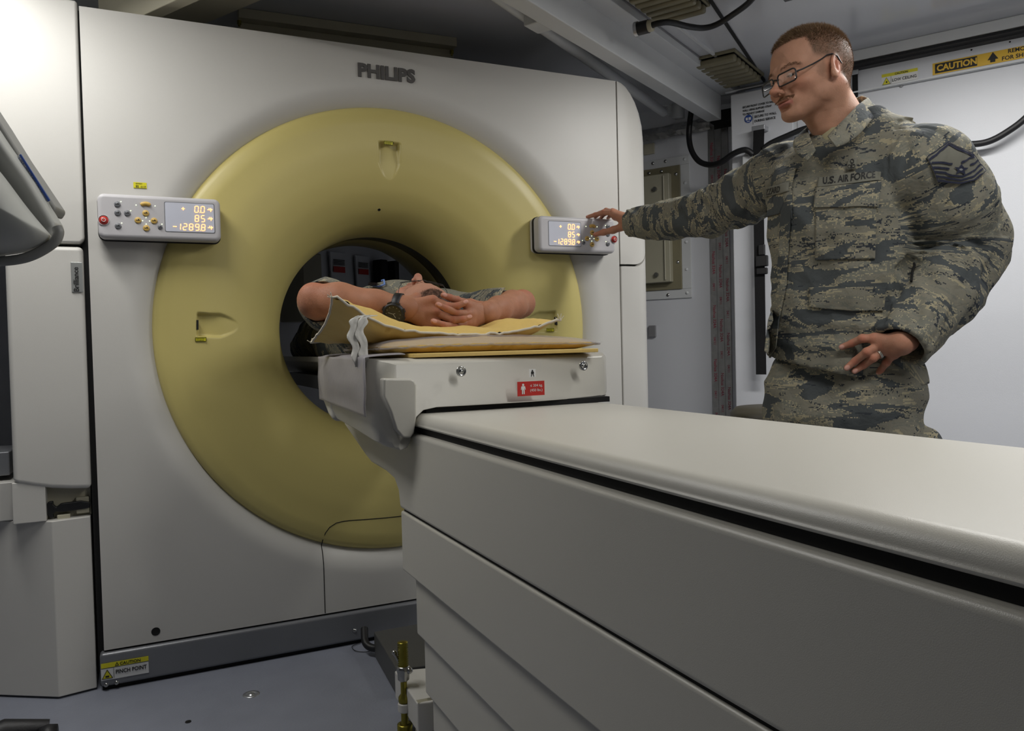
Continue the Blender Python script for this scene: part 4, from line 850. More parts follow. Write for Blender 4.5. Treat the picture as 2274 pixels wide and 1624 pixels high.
# ------------------------------------------------------------------ floor hardware by the table foot
blk = thing('floor_block', onZ(920, 1400, 0), 'dark grey steel floor plinth between the scanner rail and the table foot', 'plinth')
b = MB(); z1 = 0.085; q = [onZ(830, 1403, z1), onZ(935, 1384, z1) + X_ * 0.25, onZ(935, 1486, z1) + X_ * 0.1, onZ(880, 1486, z1)]
b.prism([q[0], q[1], q[2] + Y_ * 0.0, q[3]], (0, 0, -z1 + 0.004)); b.build('plinth_body', 'butgrey', blk, bevel=0.004)
blk.children[0].data.materials[0] = mat('dark_steel_paint', S(72, 72, 70), 0.45)
b = MB(); c = onZ(832, 1425, 0.04); b.tube(vpath([c + Vector((-0.02, 0.05, 0.03)), c + Vector((-0.03, 0, 0.0)), c + Vector((-0.01, -0.03, -0.01)), c + Vector((0.02, -0.05, 0.0)), c + Vector((0.05, -0.06, -0.01))], 6), 0.012, 10)
b.tube(vpath([onZ(800, 1428, 0.004), onZ(782, 1436, 0.004), onZ(790, 1446, 0.004), onZ(815, 1448, 0.004), onZ(832, 1440, 0.02)], 6), 0.0012, 6); tag(b.build('cable', 'rubber'), 'coiled black cable end at the corner of the floor plinth', 'cable')
br = thing('table_outrigger', onZ(930, 1560, 0), 'cream bracket arm fixed to the foot of the table beside the threaded rod', 'bracket')
zt = 0.115
b = MB(); arm = [onZ(876, 1490, zt), onZ(938, 1488, zt) + X_ * 0.04, onZ(957, 1555, zt) + X_ * 0.06, onZ(955, 1560, zt), onZ(926, 1562, zt)]
b.prism(arm, (0, 0, -0.075)); b.build('arm', 'cream', br, bevel=0.004)
b = MB(); a = onZ(957, 1558, zt); c = onZ(928, 1562, zt); b.prism([c, a + X_ * 0.05, a + X_ * 0.05 - Z_ * 0.11, c - Z_ * 0.11 + Y_ * 0.01], (0, 0.02, 0)); b.build('end_plate', 'hatch', br, bevel=0.002)
RODZ = lambda x, y: onY(x, y, 1.97)
rod = thing('threaded_rod', RODZ(898, 1650), 'yellow zinc threaded jacking rod with a steel T-handle beside the table foot', 'threaded rod')
base = RODZ(899, 1600); xr0, yr0 = base.x, base.y
topz = RODZ(897, 1425).z; nut_z = RODZ(897, 1500).z
b = MB(); pr = []; 
for i in range(15):
    h = nut_z + (topz - nut_z) * i / 15; pr += [(0.0108, h), (0.0145, h + (topz - nut_z) / 30)]
pr += [(0.0125, topz), (0.0001, topz)]
b.lathe(pr, (xr0, yr0, 0), Z_, 20); b.build('screw_thread', 'brass', rod)
b = MB(); zk = lambda y: RODZ(899, y).z
b.lathe([(0.0085, zk(1512)), (0.0085, zk(1540)), (0.015, zk(1547)), (0.0155, zk(1556)), (0.011, zk(1562)), (0.0095, zk(1566)), (0.0095, zk(1605)), (0.014, zk(1612)), (0.014, zk(1620)), (0.011, zk(1626)), (0.011, 0.02), (0.02, 0.018), (0.02, 0.0)], (xr0, yr0, 0), Z_, 24); b.build('shank', 'brass', rod)
b = MB(); c = Vector((xr0, yr0, zk(1490))); b.lathe([(0.010, zk(1512)), (0.015, zk(1508)), (0.016, zk(1494)), (0.018, zk(1488)), (0.018, zk(1481)), (0.013, zk(1477)), (0.0001, zk(1477))], (xr0, yr0, 0), Z_, 24)
d = (P(878, 1448, 2.4) - P(893, 1478, 2.4)).normalized(); b.tube([c, c + d * 0.052], 0.004, 12); b.lathe([(0.0001, 0.046), (0.005, 0.048), (0.0068, 0.053), (0.005, 0.058), (0.0001, 0.06)], c, d, 16); b.lathe([(0.0001, -0.009), (0.007, -0.006), (0.009, 0), (0.007, 0.006), (0.0001, 0.009)], c + Vector((0.012, -0.014, 0.004)), d, 16); b.build('t_handle', 'steel', rod)
b = MB(); c = Vector((xr0, yr0, zk(1570))); b.lathe([(0.014, -0.012), (0.017, -0.010), (0.017, 0.010), (0.014, 0.012)], c, Z_, 20); b.box(c + Vector((0.022, 0.0, 0)), 0.03, 0.02, 0.02); b.build('rod_clamp', 'cream', rod, bevel=0.002)
# ------------------------------------------------------------------ suspended monitor at the left edge
mo = thing('suspended_monitor', P(30, 450, 1.35), 'pale grey tilted monitor housing at the left edge with a blue printed label', 'monitor')
def plate(pxs, d, th, name, m, bevel, d2=None, parent=mo):
    b = MB(); pts = [P(x, y, dd if isinstance(dd, float) else d) for (x, y, *r_) in pxs for dd in [r_[0] if r_ else d]]
    b.prism(pts, cdir(-0.15, 0.0, 1) * th); return b.build(name, m, parent, bevel=bevel, seg=4)
mg = mat('monitor_grey_plastic', S(176, 177, 172), 0.4); mg2 = mat('monitor_rim_grey', S(138, 138, 134), 0.4)
plate([(-80, 150), (0, 272), (44, 343), (124, 462), (112, 480), (-80, 240)], 1.40, 0.05, 'front_bezel', mg2, 0.006)
plate([(-80, 190), (0, 312), (60, 398), (122, 500), (105, 526), (82, 531), (-80, 380)], 1.36, 0.05, 'back_housing', mg, 0.012)
b = MB(); vs = []; 
cen = P(-30, 430, 1.42)
outl = [(-120, 250), (0, 375), (50, 450), (110, 520), (118, 527), (100, 545), (60, 562), (0, 570), (-120, 575)]
for k, (sc_, dd) in enumerate(((1.0, 1.34), (0.93, 1.30), (0.78, 1.265), (0.5, 1.24), (0.02, 1.23))):
    for (x, y) in outl: vs.append(P(-60 + (x + 60) * sc_, 430 + (y - 430) * sc_, dd))
n = len(outl); fs = [(j * n + i, j * n + (i + 1) % n, (j + 1) * n + (i + 1) % n, (j + 1) * n + i) for j in range(4) for i in range(n)]
b.add(vs, fs, 0, True); b.build('rear_shell', mg, mo, sub=2)
b = MB(); b.tube(vpath([P(126, 505, 1.33), P(130, 518, 1.33), P(118, 540, 1.33), P(75, 566, 1.33), P(30, 578, 1.33), P(-40, 582, 1.33), P(-120, 582, 1.33)], 6), 0.0085, 12); b.build('rim', mg2, mo)
b = MB(); b.prism([P(x, y, 1.398) for x, y in ((36, 350), (47, 343), (112, 445), (102, 454))], cdir(-.15, 0, -1) * 0.002); o = b.build('data_label', 'stickw', mo)
b = MB(); b.prism([P(x, y, 1.395) for x, y in ((44, 345), (47.5, 343), (112, 445), (108, 448))], cdir(-.15, 0, -1) * 0.002)
dd_ = (P(104, 452, 1.394) - P(40, 352, 1.394)).normalized(); for_n = cdir(0, 0, 1).cross(dd_)
for r_ in range(4):
    for k in range(22):
        s = k / 22 + random.uniform(0, .02)
        if random.random() < 0.8: p = P(38 + 2.2 * r_ + 63 * s, 352 - 2.0 * r_ + 97 * s, 1.394); b.tube([p, p + dd_ * 0.0022], 0.0005, 4)
b.build('label_print', 'blue', o)
b = MB(); b.tube([P(-150, 350, 1.5), P(-150, 350, 1.5) + Z_ * (2.2 - P(-150, 350, 1.5).z)], 0.02, 16); b.build('hanging_arm', mg, mo)
# ================================================================== PEOPLE
import openvdb
def vhash(ix, iy, iz, sd):
    h = (ix * 374761393 + iy * 668265263 + iz * 2147483647 + sd * 974711) & 0xffffffff
    h = ((h ^ (h >> 13)) * 1274126177) & 0xffffffff
    return ((h ^ (h >> 16)) & 0xffff) / 65535.0
def vnoise(x, y, z, sd=0):
    ix, iy, iz = np.floor(x).astype(np.int64), np.floor(y).astype(np.int64), np.floor(z).astype(np.int64)
    fx_, fy_, fz_ = x - ix, y - iy, z - iz
    fx_, fy_, fz_ = [t * t * (3 - 2 * t) for t in (fx_, fy_, fz_)]; r = 0
    for a in (0, 1):
        for b in (0, 1):
            for c in (0, 1):
                r = r + vhash(ix + a, iy + b, iz + c, sd) * (fx_ if a else 1 - fx_) * (fy_ if b else 1 - fy_) * (fz_ if c else 1 - fz_)
    return r * 2 - 1
class SDF:
    def __init__(s, lo, hi, h):
        s.lo = np.array(lo, float); s.h = h; n = np.ceil((np.array(hi) - s.lo) / h).astype(int) + 1; s.n = n
        s.ax = [s.lo[i] + h * np.arange(n[i]) for i in range(3)]; s.D = np.full(tuple(n), 1.0, np.float32)
    def block(s, lo, hi):
        sl = []
        for i in range(3):
            a = int(max(0, math.floor((lo[i] - s.lo[i]) / s.h))); b = int(min(s.n[i], math.ceil((hi[i] - s.lo[i]) / s.h) + 1))
            if b <= a: return None, None
            sl.append(slice(a, b))
        X, Y, Z = np.meshgrid(s.ax[0][sl[0]], s.ax[1][sl[1]], s.ax[2][sl[2]], indexing='ij'); return tuple(sl), (X, Y, Z)
    def apply(s, fn, lo, hi, k=0.0, op='u'):
        sl, p = s.block(np.array(lo) - k - 3 * s.h, np.array(hi) + k + 3 * s.h)
        if sl is None: return s
        d = fn(*p); D = s.D[sl]
        if op == 'u':
            if k > 0: hh = np.maximum(k - np.abs(D - d), 0) / k; s.D[sl] = np.minimum(D, d) - hh * hh * k * 0.25
            else: s.D[sl] = np.minimum(D, d)
        else:   # subtract
            d = -d
            if k > 0: hh = np.maximum(k - np.abs(D - d), 0) / k; s.D[sl] = np.maximum(D, d) + hh * hh * k * 0.25
            else: s.D[sl] = np.maximum(D, d)
        return s
    def cone(s, a, b, ra, rb=None, k=0.01, op='u'):
        rb = ra if rb is None else rb; a = np.array(a, float); b = np.array(b, float); ba = b - a; l2 = max(1e-12, ba @ ba); m = max(ra, rb)
        def fn(X, Y, Z):
            px, py, pz = X - a[0], Y - a[1], Z - a[2]; t = np.clip((px * ba[0] + py * ba[1] + pz * ba[2]) / l2, 0, 1)
            return np.sqrt((px - t * ba[0]) ** 2 + (py - t * ba[1]) ** 2 + (pz - t * ba[2]) ** 2) - (ra + (rb - ra) * t)
        return s.apply(fn, np.minimum(a, b) - m, np.maximum(a, b) + m, k, op)
    def chain(s, pts, rs, k=0.01):
        for i in range(len(pts) - 1): s.cone(pts[i], pts[i + 1], rs[i], rs[i + 1], k)
        return s
    def ell(s, c, r, k=0.01, ax=None, op='u'):
        c = np.array(c, float); r = np.array(r, float); ax = np.eye(3) if ax is None else np.array([list(v) for v in ax]); m = r.max()
        def fn(X, Y, Z):
            P_ = [X - c[0], Y - c[1], Z - c[2]]; q = [sum(ax[i][j] * P_[j] for j in range(3)) for i in range(3)]
            k0 = np.sqrt(sum((q[i] / r[i]) ** 2 for i in range(3))); k1 = np.sqrt(sum((q[i] / r[i] ** 2) ** 2 for i in range(3))) + 1e-9
            return k0 * (k0 - 1) / k1
        return s.apply(fn, c - m, c + m, k, op)
    def near(s, w_):          # indices and positions near the surface
        idx = np.nonzero(np.abs(s.D) < w_); return idx, [s.ax[i][idx[i]] for i in range(3)]
    def mesh(s):
        g = openvdb.FloatGrid(5.0); g.copyFromArray(np.ascontiguousarray(s.D)); v, t, q = g.convertToQuads(0.0, 0.0) if False else (lambda r: (r[0], None, r[1]))(g.convertToQuads(isovalue=0.0))
        v = np.asarray(v, float) * s.h + s.lo; return v, np.asarray(q)
def np_mesh(name, v, q, mats, parent=None, attrs=None, smooth_it=0, flip=False):
    me = bpy.data.meshes.new(name); q = np.asarray(q); 
    me.vertices.add(len(v)); me.vertices.foreach_set('co', np.asarray(v, np.float32).ravel())
    fl = q[:, ::-1] if flip else q
    me.loops.add(fl.size); me.loops.foreach_set('vertex_index', fl.ravel().astype(np.int32)); me.polygons.add(len(fl)); me.polygons.foreach_set('loop_start', np.arange(0, fl.size, fl.shape[1], dtype=np.int32))
    try: me.polygons.foreach_set('loop_total', np.full(len(fl), fl.shape[1], np.int32))
    except Exception: pass
    for m in (mats if isinstance(mats, (list, tuple)) else [mats]): me.materials.append(M_[m] if isinstance(m, str) else m)
    me.polygons.foreach_set('use_smooth', [True] * len(fl)); me.update(); me.validate()
    for nm, (ty, arr) in (attrs or {}).items():
        at = me.attributes.new(nm, ty, 'POINT'); at.data.foreach_set('vector' if ty == 'FLOAT_VECTOR' else 'color', np.asarray(arr, np.float32).ravel())
    bm = bmesh.new(); bm.from_mesh(me); bmesh.ops.recalc_face_normals(bm, faces=bm.faces); bm.to_mesh(me); bm.free()
    o = bpy.data.objects.new(name, me); C.objects.link(o)
    if parent: o.parent = parent; o.matrix_parent_inverse = parent.matrix_world.inverted()
    return o
def laplace(v, q, it, lam=0.5):
    n = len(v); v = v.copy(); e = np.concatenate([q[:, [0, 1]], q[:, [1, 2]], q[:, [2, 3]], q[:, [3, 0]]]); cnt = np.zeros(n); np.add.at(cnt, e[:, 0], 1); np.add.at(cnt, e[:, 1], 1); cnt[cnt == 0] = 1
    for _ in range(it):
        s = np.zeros_like(v)
        for c in range(3):
            s[:, c] = np.bincount(e[:, 0], v[e[:, 1], c], n) + np.bincount(e[:, 1], v[e[:, 0], c], n)
        v = v * (1 - lam) + lam * s / cnt[:, None]
    return v
def rgba(c, n): a = np.ones((n, 4)); a[:, :3] = c[:3]; return a
def blend(col, c, w_): w_ = np.clip(w_, 0, 1)[:, None]; col[:, :3] = col[:, :3] * (1 - w_) + np.array(c[:3]) * w_; return col
def sstep(a, b, x): t = np.clip((x - a) / (b - a), 0, 1); return t * t * (3 - 2 * t)
def gau(v, c, r): return np.exp(-sum(((v[:, i] - c[i]) / r[i]) ** 2 for i in range(3)))
# ------------------------------------------------------------------ head, in its own frame: x forward, y left, z up, origin between the ears
def head_mesh(neck_end, neck_r=0.062, h=0.0021, skin=S(186, 140, 115), hairc=S(98, 76, 58), moustache=True, hairline=1.0):
    lo = np.minimum(np.array([-0.125, -0.11, -0.16]), np.array(neck_end) - 0.08); hi = np.maximum(np.array([0.16, 0.11, 0.16]), np.array(neck_end) + 0.06); s = SDF(lo, hi, h)
    s.ell((-0.012, 0, 0.038), (0.096, 0.077, 0.087), 0.0)
    s.ell((0.030, 0, 0.035), (0.062, 0.066, 0.070), 0.03)
    s.ell((0.040, 0, -0.030), (0.052, 0.054, 0.080), 0.02)          # face block
    for q in (-1, 1):
        s.cone((0.000, q * 0.058, -0.052), (0.066, q * 0.018, -0.098), 0.015, 0.016, 0.03)   # jaw line
        s.ell((0.020, q * 0.055, -0.03), (0.035, 0.014, 0.045), 0.025)
        s.ell((0.064, q * 0.043, -0.026), (0.022, 0.020, 0.018), 0.022)      # cheekbone
        s.cone((0.072, q * 0.046, 0.021), (0.090, q * 0.014, 0.019), 0.008, 0.009, 0.018)     # brow
    s.ell((0.076, 0, -0.101), (0.019, 0.021, 0.016), 0.016)          # chin
    s.ell((0.080, 0, -0.062), (0.016, 0.028, 0.024), 0.016)          # muzzle
    for q in (-1, 1):
        s.ell((0.099, q * 0.034, 0.001), (0.016, 0.018, 0.012), 0.010, op='s')       # eye socket
    s.cone((0.091, 0, 0.010), (0.113, 0, -0.030), 0.0065, 0.0095, 0.012)    # nose bridge
    s.ell((0.117, 0, -0.034), (0.0115, 0.0105, 0.0095), 0.008)
    for q in (-1, 1):
        s.ell((0.103, q * 0.0125, -0.039), (0.011, 0.0072, 0.0075), 0.006)
        s.ell((0.109, q * 0.0065, -0.0445), (0.006, 0.0030, 0.004), 0.002, op='s')
        s.ell((0.095, q * 0.021, -0.045), (0.012, 0.0035, 0.012), 0.010, ax=((1, 0, 0), (0, 0.9, q * 0.45), (0, -q * 0.45, 0.9)), op='s')
        s.ell((0.0755, q * 0.0325, 0.0015), (0.0125, 0.0135, 0.0125), 0.0015)   # eyeball
        s.ell((0.0765, q * 0.0325, 0.0075), (0.0135, 0.0165, 0.0085), 0.003, ax=((0.95, 0, -0.3), (0, 1, 0), (0.3, 0, 0.95)))    # upper lid, cast down
        s.ell((0.0755, q * 0.0325, -0.0085), (0.0125, 0.0155, 0.0055), 0.004)
    s.ell((0.0965, 0, -0.0605), (0.0075, 0.0225, 0.0052), 0.004)            # upper lip
    s.ell((0.0935, 0, -0.0715), (0.0080, 0.0195, 0.0062), 0.004)            # lower lip
    s.ell((0.103, 0, -0.0662), (0.014, 0.024, 0.0012), 0.002, op='s')
    s.ell((0.094, 0, -0.083), (0.010, 0.018, 0.006), 0.006, op='s')
    # neck
    s.cone((-0.030, 0, -0.045), neck_end, neck_r * 0.90, neck_r, 0.035)
    for q in (-1, 1):
        s.cone((-0.022, q * 0.060, -0.045), (neck_end[0] + 0.05, neck_end[1] + q * 0.018, neck_end[2] + 0.01), 0.012, 0.013, 0.03)
    s.cone((0.012, 0, -0.088), (neck_end[0] + 0.055, neck_end[1], neck_end[2] + 0.015), 0.02, 0.018, 0.02)
    for q in (-1, 1):      # ears
        a1 = Vector((0.90, q * 0.33, 0.30)).normalized(); a2 = Vector((-0.36, q * 0.9, 0.05)).normalized(); a2 = (a2 - a1 * a1.dot(a2)).normalized(); a3 = a1.cross(a2)
        c = Vector((0.004, q * 0.0825, -0.002))
        s.ell(c, (0.0185, 0.0065, 0.034), 0.005, ax=(a1, a2, a3))
        s.ell(c - a3 * 0.024 * (1 if a3.z > 0 else -1) + a1 * 0.006, (0.0095, 0.006, 0.012), 0.006, ax=(a1, a2, a3))
        s.ell(c + a2 * 0.0075 + a1 * 0.001 + Vector((0, 0, 0.004)), (0.0115, 0.0065, 0.023), 0.003, ax=(a1, a2, a3), op='s')
        s.cone(c + a1 * -0.004 + a2 * 0.002 + Vector((0, 0, -0.012)), c + a1 * -0.005 + a2 * 0.003 + Vector((0, 0, 0.014)), 0.0028, 0.0028, 0.003)
        s.ell(c + a1 * 0.011 + a2 * 0.001 + Vector((0, 0, -0.006)), (0.004, 0.004, 0.007), 0.003)
    v, qf = s.mesh(); v = laplace(v, qf, 1, 0.3)
    x, y, z = v.T; ay = np.abs(y); n = len(v); col = rgba(skin, n)
    rng = np.random.RandomState(3); jit = vnoise(x * 260, y * 260, z * 260, 3) * 0.5 + vnoise(x * 110, y * 110, z * 110, 4) * 0.5
    red = S(190, 106, 82)
    for c, r, a in (((0.118, 0, -0.034), (0.014, 0.016, 0.014), .45), ((0.075, 0.045, -0.03), (0.03, 0.02, 0.022), .35), ((0.075, -0.045, -0.03), (0.03, 0.02, 0.022), .35), ((-0.01, 0.085, 0), (0.03, 0.012, 0.04), .65), ((-0.01, -0.085, 0), (0.03, 0.012, 0.04), .65)): blend(col, red, gau(v, c, r) * a)
    blend(col, S(150, 108, 84), 0.30 * sstep(-0.045, -0.075, z) * sstep(-0.12, -0.10, z) * sstep(0.0, 0.03, x) * (1 + jit * 0.5))      # shaved beard shadow
    # hair colour of the scalp
    front = 0.060 - 0.0 * ay; 
    hl = z - (0.070 + 0.02 * np.cos(ay * 38) * hairline - np.clip((0.045 - x), 0, 1) * 0.7 * sstep(0.035, 0.062, ay))
    hair_w = hair_mask(x, y, z)
    blend(col, hairc, hair_w * (0.80 + 0.3 * jit))
    blend(col, hairc, 0.42 * sstep(0.25, 0.95, gau(v, (0.034, 0, -0.006), (0.014, 9, 0.030)) * (ay > 0.05) + jit * 0.3))          # sideburn
    for q in (-1, 1):
        e = np.abs(y - q * 0.034) / 0.023; blend(col, S(120, 88, 66), 0.6 * (e < 1) * np.exp(-((z - (0.0235 - 0.006 * e * e)) / 0.0034) ** 2) * (x > 0.06) * (0.8 + 0.5 * jit))
        inn = ((x - 0.0755) ** 2 + (y - q * 0.0325) ** 2 + (z - 0.0015) ** 2 < 0.0131 ** 2) & (np.abs(z + 0.0015) < 0.0040)
        col[inn, :3] = S(150, 140, 132)[:3]
        iris = inn & (np.abs(y - q * 0.0325) < 0.006); col[iris, :3] = S(44, 36, 30)[:3]
        blend(col, S(60, 42, 34), 0.8 * (np.abs(y - q * 0.0325) < 0.015) * np.exp(-((z - 0.0012) / 0.0012) ** 2) * (x > 0.078))
    if moustache: blend(col, S(120, 86, 64), 0.8 * np.clip(sstep(0.031, 0.025, ay) * sstep(-0.0605, -0.057, z) * sstep(-0.046, -0.051, z + ay * 0.12) * (x > 0.072) * (0.9 + 0.5 * jit), 0, 1))
    blend(col, S(172, 100, 92), 0.75 * (ay < 0.025) * np.exp(-((z + 0.0715) / 0.0065) ** 2) * (x > 0.082))
    return v, qf, col
def hair_mask(x, y, z):
    ay = np.abs(y)
    line = 0.088 - 0.25 * np.clip(ay - 0.02, 0, 1)                 # front hairline height for the forehead
    side = np.where(x > 0.045, line + (ay > 0.045) * 0.0, 0)
    front_ok = sstep(-0.004, 0.004, z - (0.083 - 0.15 * np.clip(0.075 - x, 0, 0.05) - 0.10 * np.clip(0.045 - ay, -0.02, 0.045)))
    temple = sstep(-0.003, 0.008, 0.054 - x) * sstep(-0.008, 0.014, z - (0.022 + 0.30 * np.clip(x - 0.02, -0.02, 0.06)))
    back = sstep(0.004, -0.010, x + 0.022) * sstep(-0.065, -0.03, z + 0.0)
    return np.clip(np.maximum(np.maximum(front_ok * (x < 0.1), temple), back), 0, 1)
def hair_strands(v, col_top, col_side, n=9000, sd=1, lmax=0.012):
    rng = np.random.RandomState(sd); x, y, z = v.T; w_ = hair_mask(x, y, z); w_[z < -0.06] = 0; near_ear = (np.abs(y) > 0.070) & (z < 0.034) & (z > -0.045) & (x > -0.030) & (x < 0.03); w_[near_ear] = 0
    idx = rng.choice(len(v), n, p=w_ / w_.sum()); c = np.array([-0.005, 0, 0.035]); p = v[idx]; d = p - c; d /= np.linalg.norm(d, axis=1)[:, None]
    top = sstep(0.045, 0.10, p[:, 2]); L = 0.0025 + (lmax - 0.0025) * top; comb = np.stack([0.9 * np.ones(n), 0 * p[:, 0], -0.1 * np.ones(n)], 1) * top[:, None] + np.stack([-0.2 * np.ones(n), 0 * p[:, 0], -0.9 * np.ones(n)], 1) * (1 - top)[:, None]
    dr = d * 0.75 + comb * 0.5 + rng.normal(0, 0.18, (n, 3)); dr /= np.linalg.norm(dr, axis=1)[:, None]
    sd_ = np.cross(dr, rng.normal(0, 1, (n, 3))); sd_ /= np.linalg.norm(sd_, axis=1)[:, None]; wd = 0.00042
    a = p + sd_ * wd - d * 0.001; b = p - sd_ * wd - d * 0.001; e = p + dr * (L * (0.7 + 0.5 * rng.rand(n)))[:, None]
    V = np.stack([a, b, e], 1).reshape(-1, 3); F = np.arange(3 * n).reshape(-1, 3); cc = np.ones((n, 4)); t = top[:, None]; cc[:, :3] = np.array(col_top[:3]) * t + np.array(col_side[:3]) * (1 - t); cc[:, :3] *= (0.75 + 0.5 * rng.rand(n))[:, None]
    return V, F, np.repeat(cc, 3, 0)
# ------------------------------------------------------------------ hand from joints (world positions)
def hand_mesh(wrist, fore, fingers, thumb, dors, sc=1.0, h=0.0017, skin=S(190, 132, 102), ring=None):
    W = np.array(wrist); dors = np.array(dors) / np.linalg.norm(dors); allp = np.array([W, np.array(fore)] + [np.array(p) for f in fingers for p in f] + [np.array(p) for p in thumb])
    s = SDF(allp.min(0) - 0.035, allp.max(0) + 0.035, h)
    fr = [(0.0108, 0.0098, 0.0085, 0.0070)] * 3 + [(0.0096, 0.0085, 0.0074, 0.0062)]
    s.cone(fore, W, 0.029 * sc, 0.0265 * sc, 0.0)
    for i, f in enumerate(fingers):
        m = np.array(f[0]); r = [q * sc for q in fr[i]]
        mid = (W * 0.55 + m * 0.45); s.cone(W + (m - W) * 0.12, m, 0.0185 * sc, 0.0125 * sc, 0.014)
        d = (np.array(f[-1]) - np.array(f[-2])); d /= np.linalg.norm(d)
    for a, b in zip(fingers, fingers[1:]):
        s.cone(np.array(a[0]) * 0.9 + W * 0.1 - dors * 0.002, np.array(b[0]) * 0.9 + W * 0.1 - dors * 0.002, 0.0115 * sc, 0.0115 * sc, 0.010)
    F = None
    for i, f in enumerate(fingers):
        r = [q * sc for q in fr[i]]; t = SDF(s.lo, s.lo + (s.n - 1) * h, h) if False else None
        s.chain(f, r, 0.0035); s.ell(np.array(f[0]) + dors * 0.003, (0.010 * sc,) * 3, 0.006); s.ell(np.array(f[1]) + dors * 0.001, (0.0098 * sc,) * 3 if i < 3 else (0.0086 * sc,) * 3, 0.003)
    s.chain(thumb, [0.0165 * sc, 0.0125 * sc, 0.0108 * sc, 0.0085 * sc], 0.010)
    nails = []
    for f in list(fingers) + [thumb]:
        tip = np.array(f[-1]); d = tip - np.array(f[-2]); d /= np.linalg.norm(d); nn_ = dors - d * (dors @ d); nn_ /= max(1e-6, np.linalg.norm(nn_)); r = 0.0066 * sc
        nails.append((tip + nn_ * r * 0.75 - d * 0.001, d, nn_))
        sx_ = np.cross(d, nn_); s.ell(tip + nn_ * r * 0.66 - d * 0.0005, (0.0068 * sc, 0.0052 * sc, 0.0022 * sc), 0.001, ax=(d, sx_, nn_))
    v, q = s.mesh(); v = laplace(v, q, 1, 0.35); n = len(v); col = rgba(skin, n); jit = vnoise(v[:, 0] * 90, v[:, 1] * 90, v[:, 2] * 90, 8)
    blend(col, S(170, 104, 80), 0.18 + 0.15 * jit)
    for f in list(fingers) + [thumb]:
        for j in (0, 1, 2): blend(col, S(196, 104, 82), 0.38 * np.exp(-np.sum((v - (np.array(f[j]) + dors * 0.008)) ** 2, 1) / 0.009 ** 2))
        blend(col, S(202, 124, 104), 0.35 * np.exp(-np.sum((v - np.array(f[-1])) ** 2, 1) / 0.012 ** 2))
    for c, d, nn_ in nails:
        rel = v - c; a_ = rel @ d; b_ = np.linalg.norm(rel - np.outer(a_, d) - np.outer(rel @ nn_, nn_), axis=1); w_ = sstep(1.15, 0.85, np.sqrt((a_ / 0.0068) ** 2 + (b_ / 0.0052) ** 2) / sc) * (rel @ nn_ > -0.0035); blend(col, S(222, 172, 158), w_ * 0.75)
    return v, q, col
def limb_coords(pos, pts):
    """along-distance and radial frame of positions to a polyline"""
    best = np.full(len(pos), 1e9); t_ = np.zeros(len(pos)); ang = np.zeros(len(pos)); acc = 0; seg_i = np.zeros(len(pos), int)
    wsum = np.zeros(len(pos)); tsum = np.zeros(len(pos))
    for i in range(len(pts) - 1):
        a, b = np.array(pts[i]), np.array(pts[i + 1]); ba = b - a; L = np.linalg.norm(ba); u = ba / L; rel = pos - a; tu = rel @ u; t = np.clip(tu, 0, L); dd = np.linalg.norm(rel - np.outer(t, u), axis=1)
        ref = np.array([0, 0, 1.0]) if abs(u[2]) < 0.8 else np.array([1.0, 0, 0]); e1 = np.cross(u, ref); e1 /= np.linalg.norm(e1); e2 = np.cross(u, e1); an = np.arctan2(rel @ e2, rel @ e1)
        m = dd < best; best[m] = dd[m]; ang[m] = an[m]; seg_i[m] = i; ww = (dd + 1e-4) ** -8.0; wsum += ww; tsum += ww * (acc + tu); acc += L
    return tsum / wsum, ang, best, seg_i
# ================================================================== STANDING PERSON
A_ = lambda p: np.array(p, float)
HS = 1.09
psi, pit = math.radians(20), math.radians(8)
Fh = cdir(-math.cos(psi) * math.cos(pit), math.sin(pit), -math.sin(psi) * math.cos(pit))
up0 = cdir(-0.06, -1, 0.03); Uh = (up0 - Fh * up0.dot(Fh)).normalized(); Lh = Uh.cross(Fh)
ear = P(1864, 147, 2.0); OH = ear - Lh * 0.080 * HS + Fh * 0.010 * HS
RH = np.array([list(Fh), list(Lh), list(Uh)])       # rows = local axes in world
def h2w(v):
    v = np.array(v, float); v[:, 2] = np.where(v[:, 2] < 0, v[:, 2] * 0.82, v[:, 2]); return v @ RH * HS + A_(OH)
def w2h(p):
    v = (A_(p) - A_(OH)) @ RH.T / HS; v[2] = v[2] / 0.82 if v[2] < 0 else v[2]; return v
neck_b = P(1872, 292, 2.09)
hv, hq, hc = head_mesh(w2h(neck_b))
# joints
shR, elR, wrR = P(1738, 392, 2.29), P(1565, 474, 2.55), onY(1402, 497, 2.385)
shL, elL, wrL = P(2058, 372, 1.95), P(2138, 535, 2.03), P(2001, 770, 1.90)
yaw = math.radians(43); AL = cdir(math.cos(yaw), 0, -math.sin(yaw)); BF = cdir(-math.sin(yaw), 0, -math.cos(yaw))
AL = Vector((AL.x, AL.y, 0)).normalized(); BF = Vector((BF.x, BF.y, 0)).normalized()
spine = [P(1868, 1000, 2.13), P(1868, 850, 2.12), P(1874, 640, 2.11), P(1872, 430, 2.10), P(1882, 330, 2.09), P(1880, 265, 2.09)]
sz = [p.z for p in spine]
def torso_fn(zs, av, bv, k=1.0):
    def fn(X, Y, Z):
        cx_ = np.interp(Z, sz, [p.x for p in spine]); cy_ = np.interp(Z, sz, [p.y for p in spine]); a = np.interp(Z, zs, av); b = np.interp(Z, zs, bv)
        l = (X - cx_) * AL.x + (Y - cy_) * AL.y; f = (X - cx_) * BF.x + (Y - cy_) * BF.y; e = 2.4
        rr_ = (np.abs(l / a) ** e + np.abs(f / b) ** e) ** (1 / e); d = (rr_ - 1) * np.minimum(a, b)
        return np.maximum(d, np.maximum(zs[0] - Z, Z - zs[-1]))
    return fn
man = None
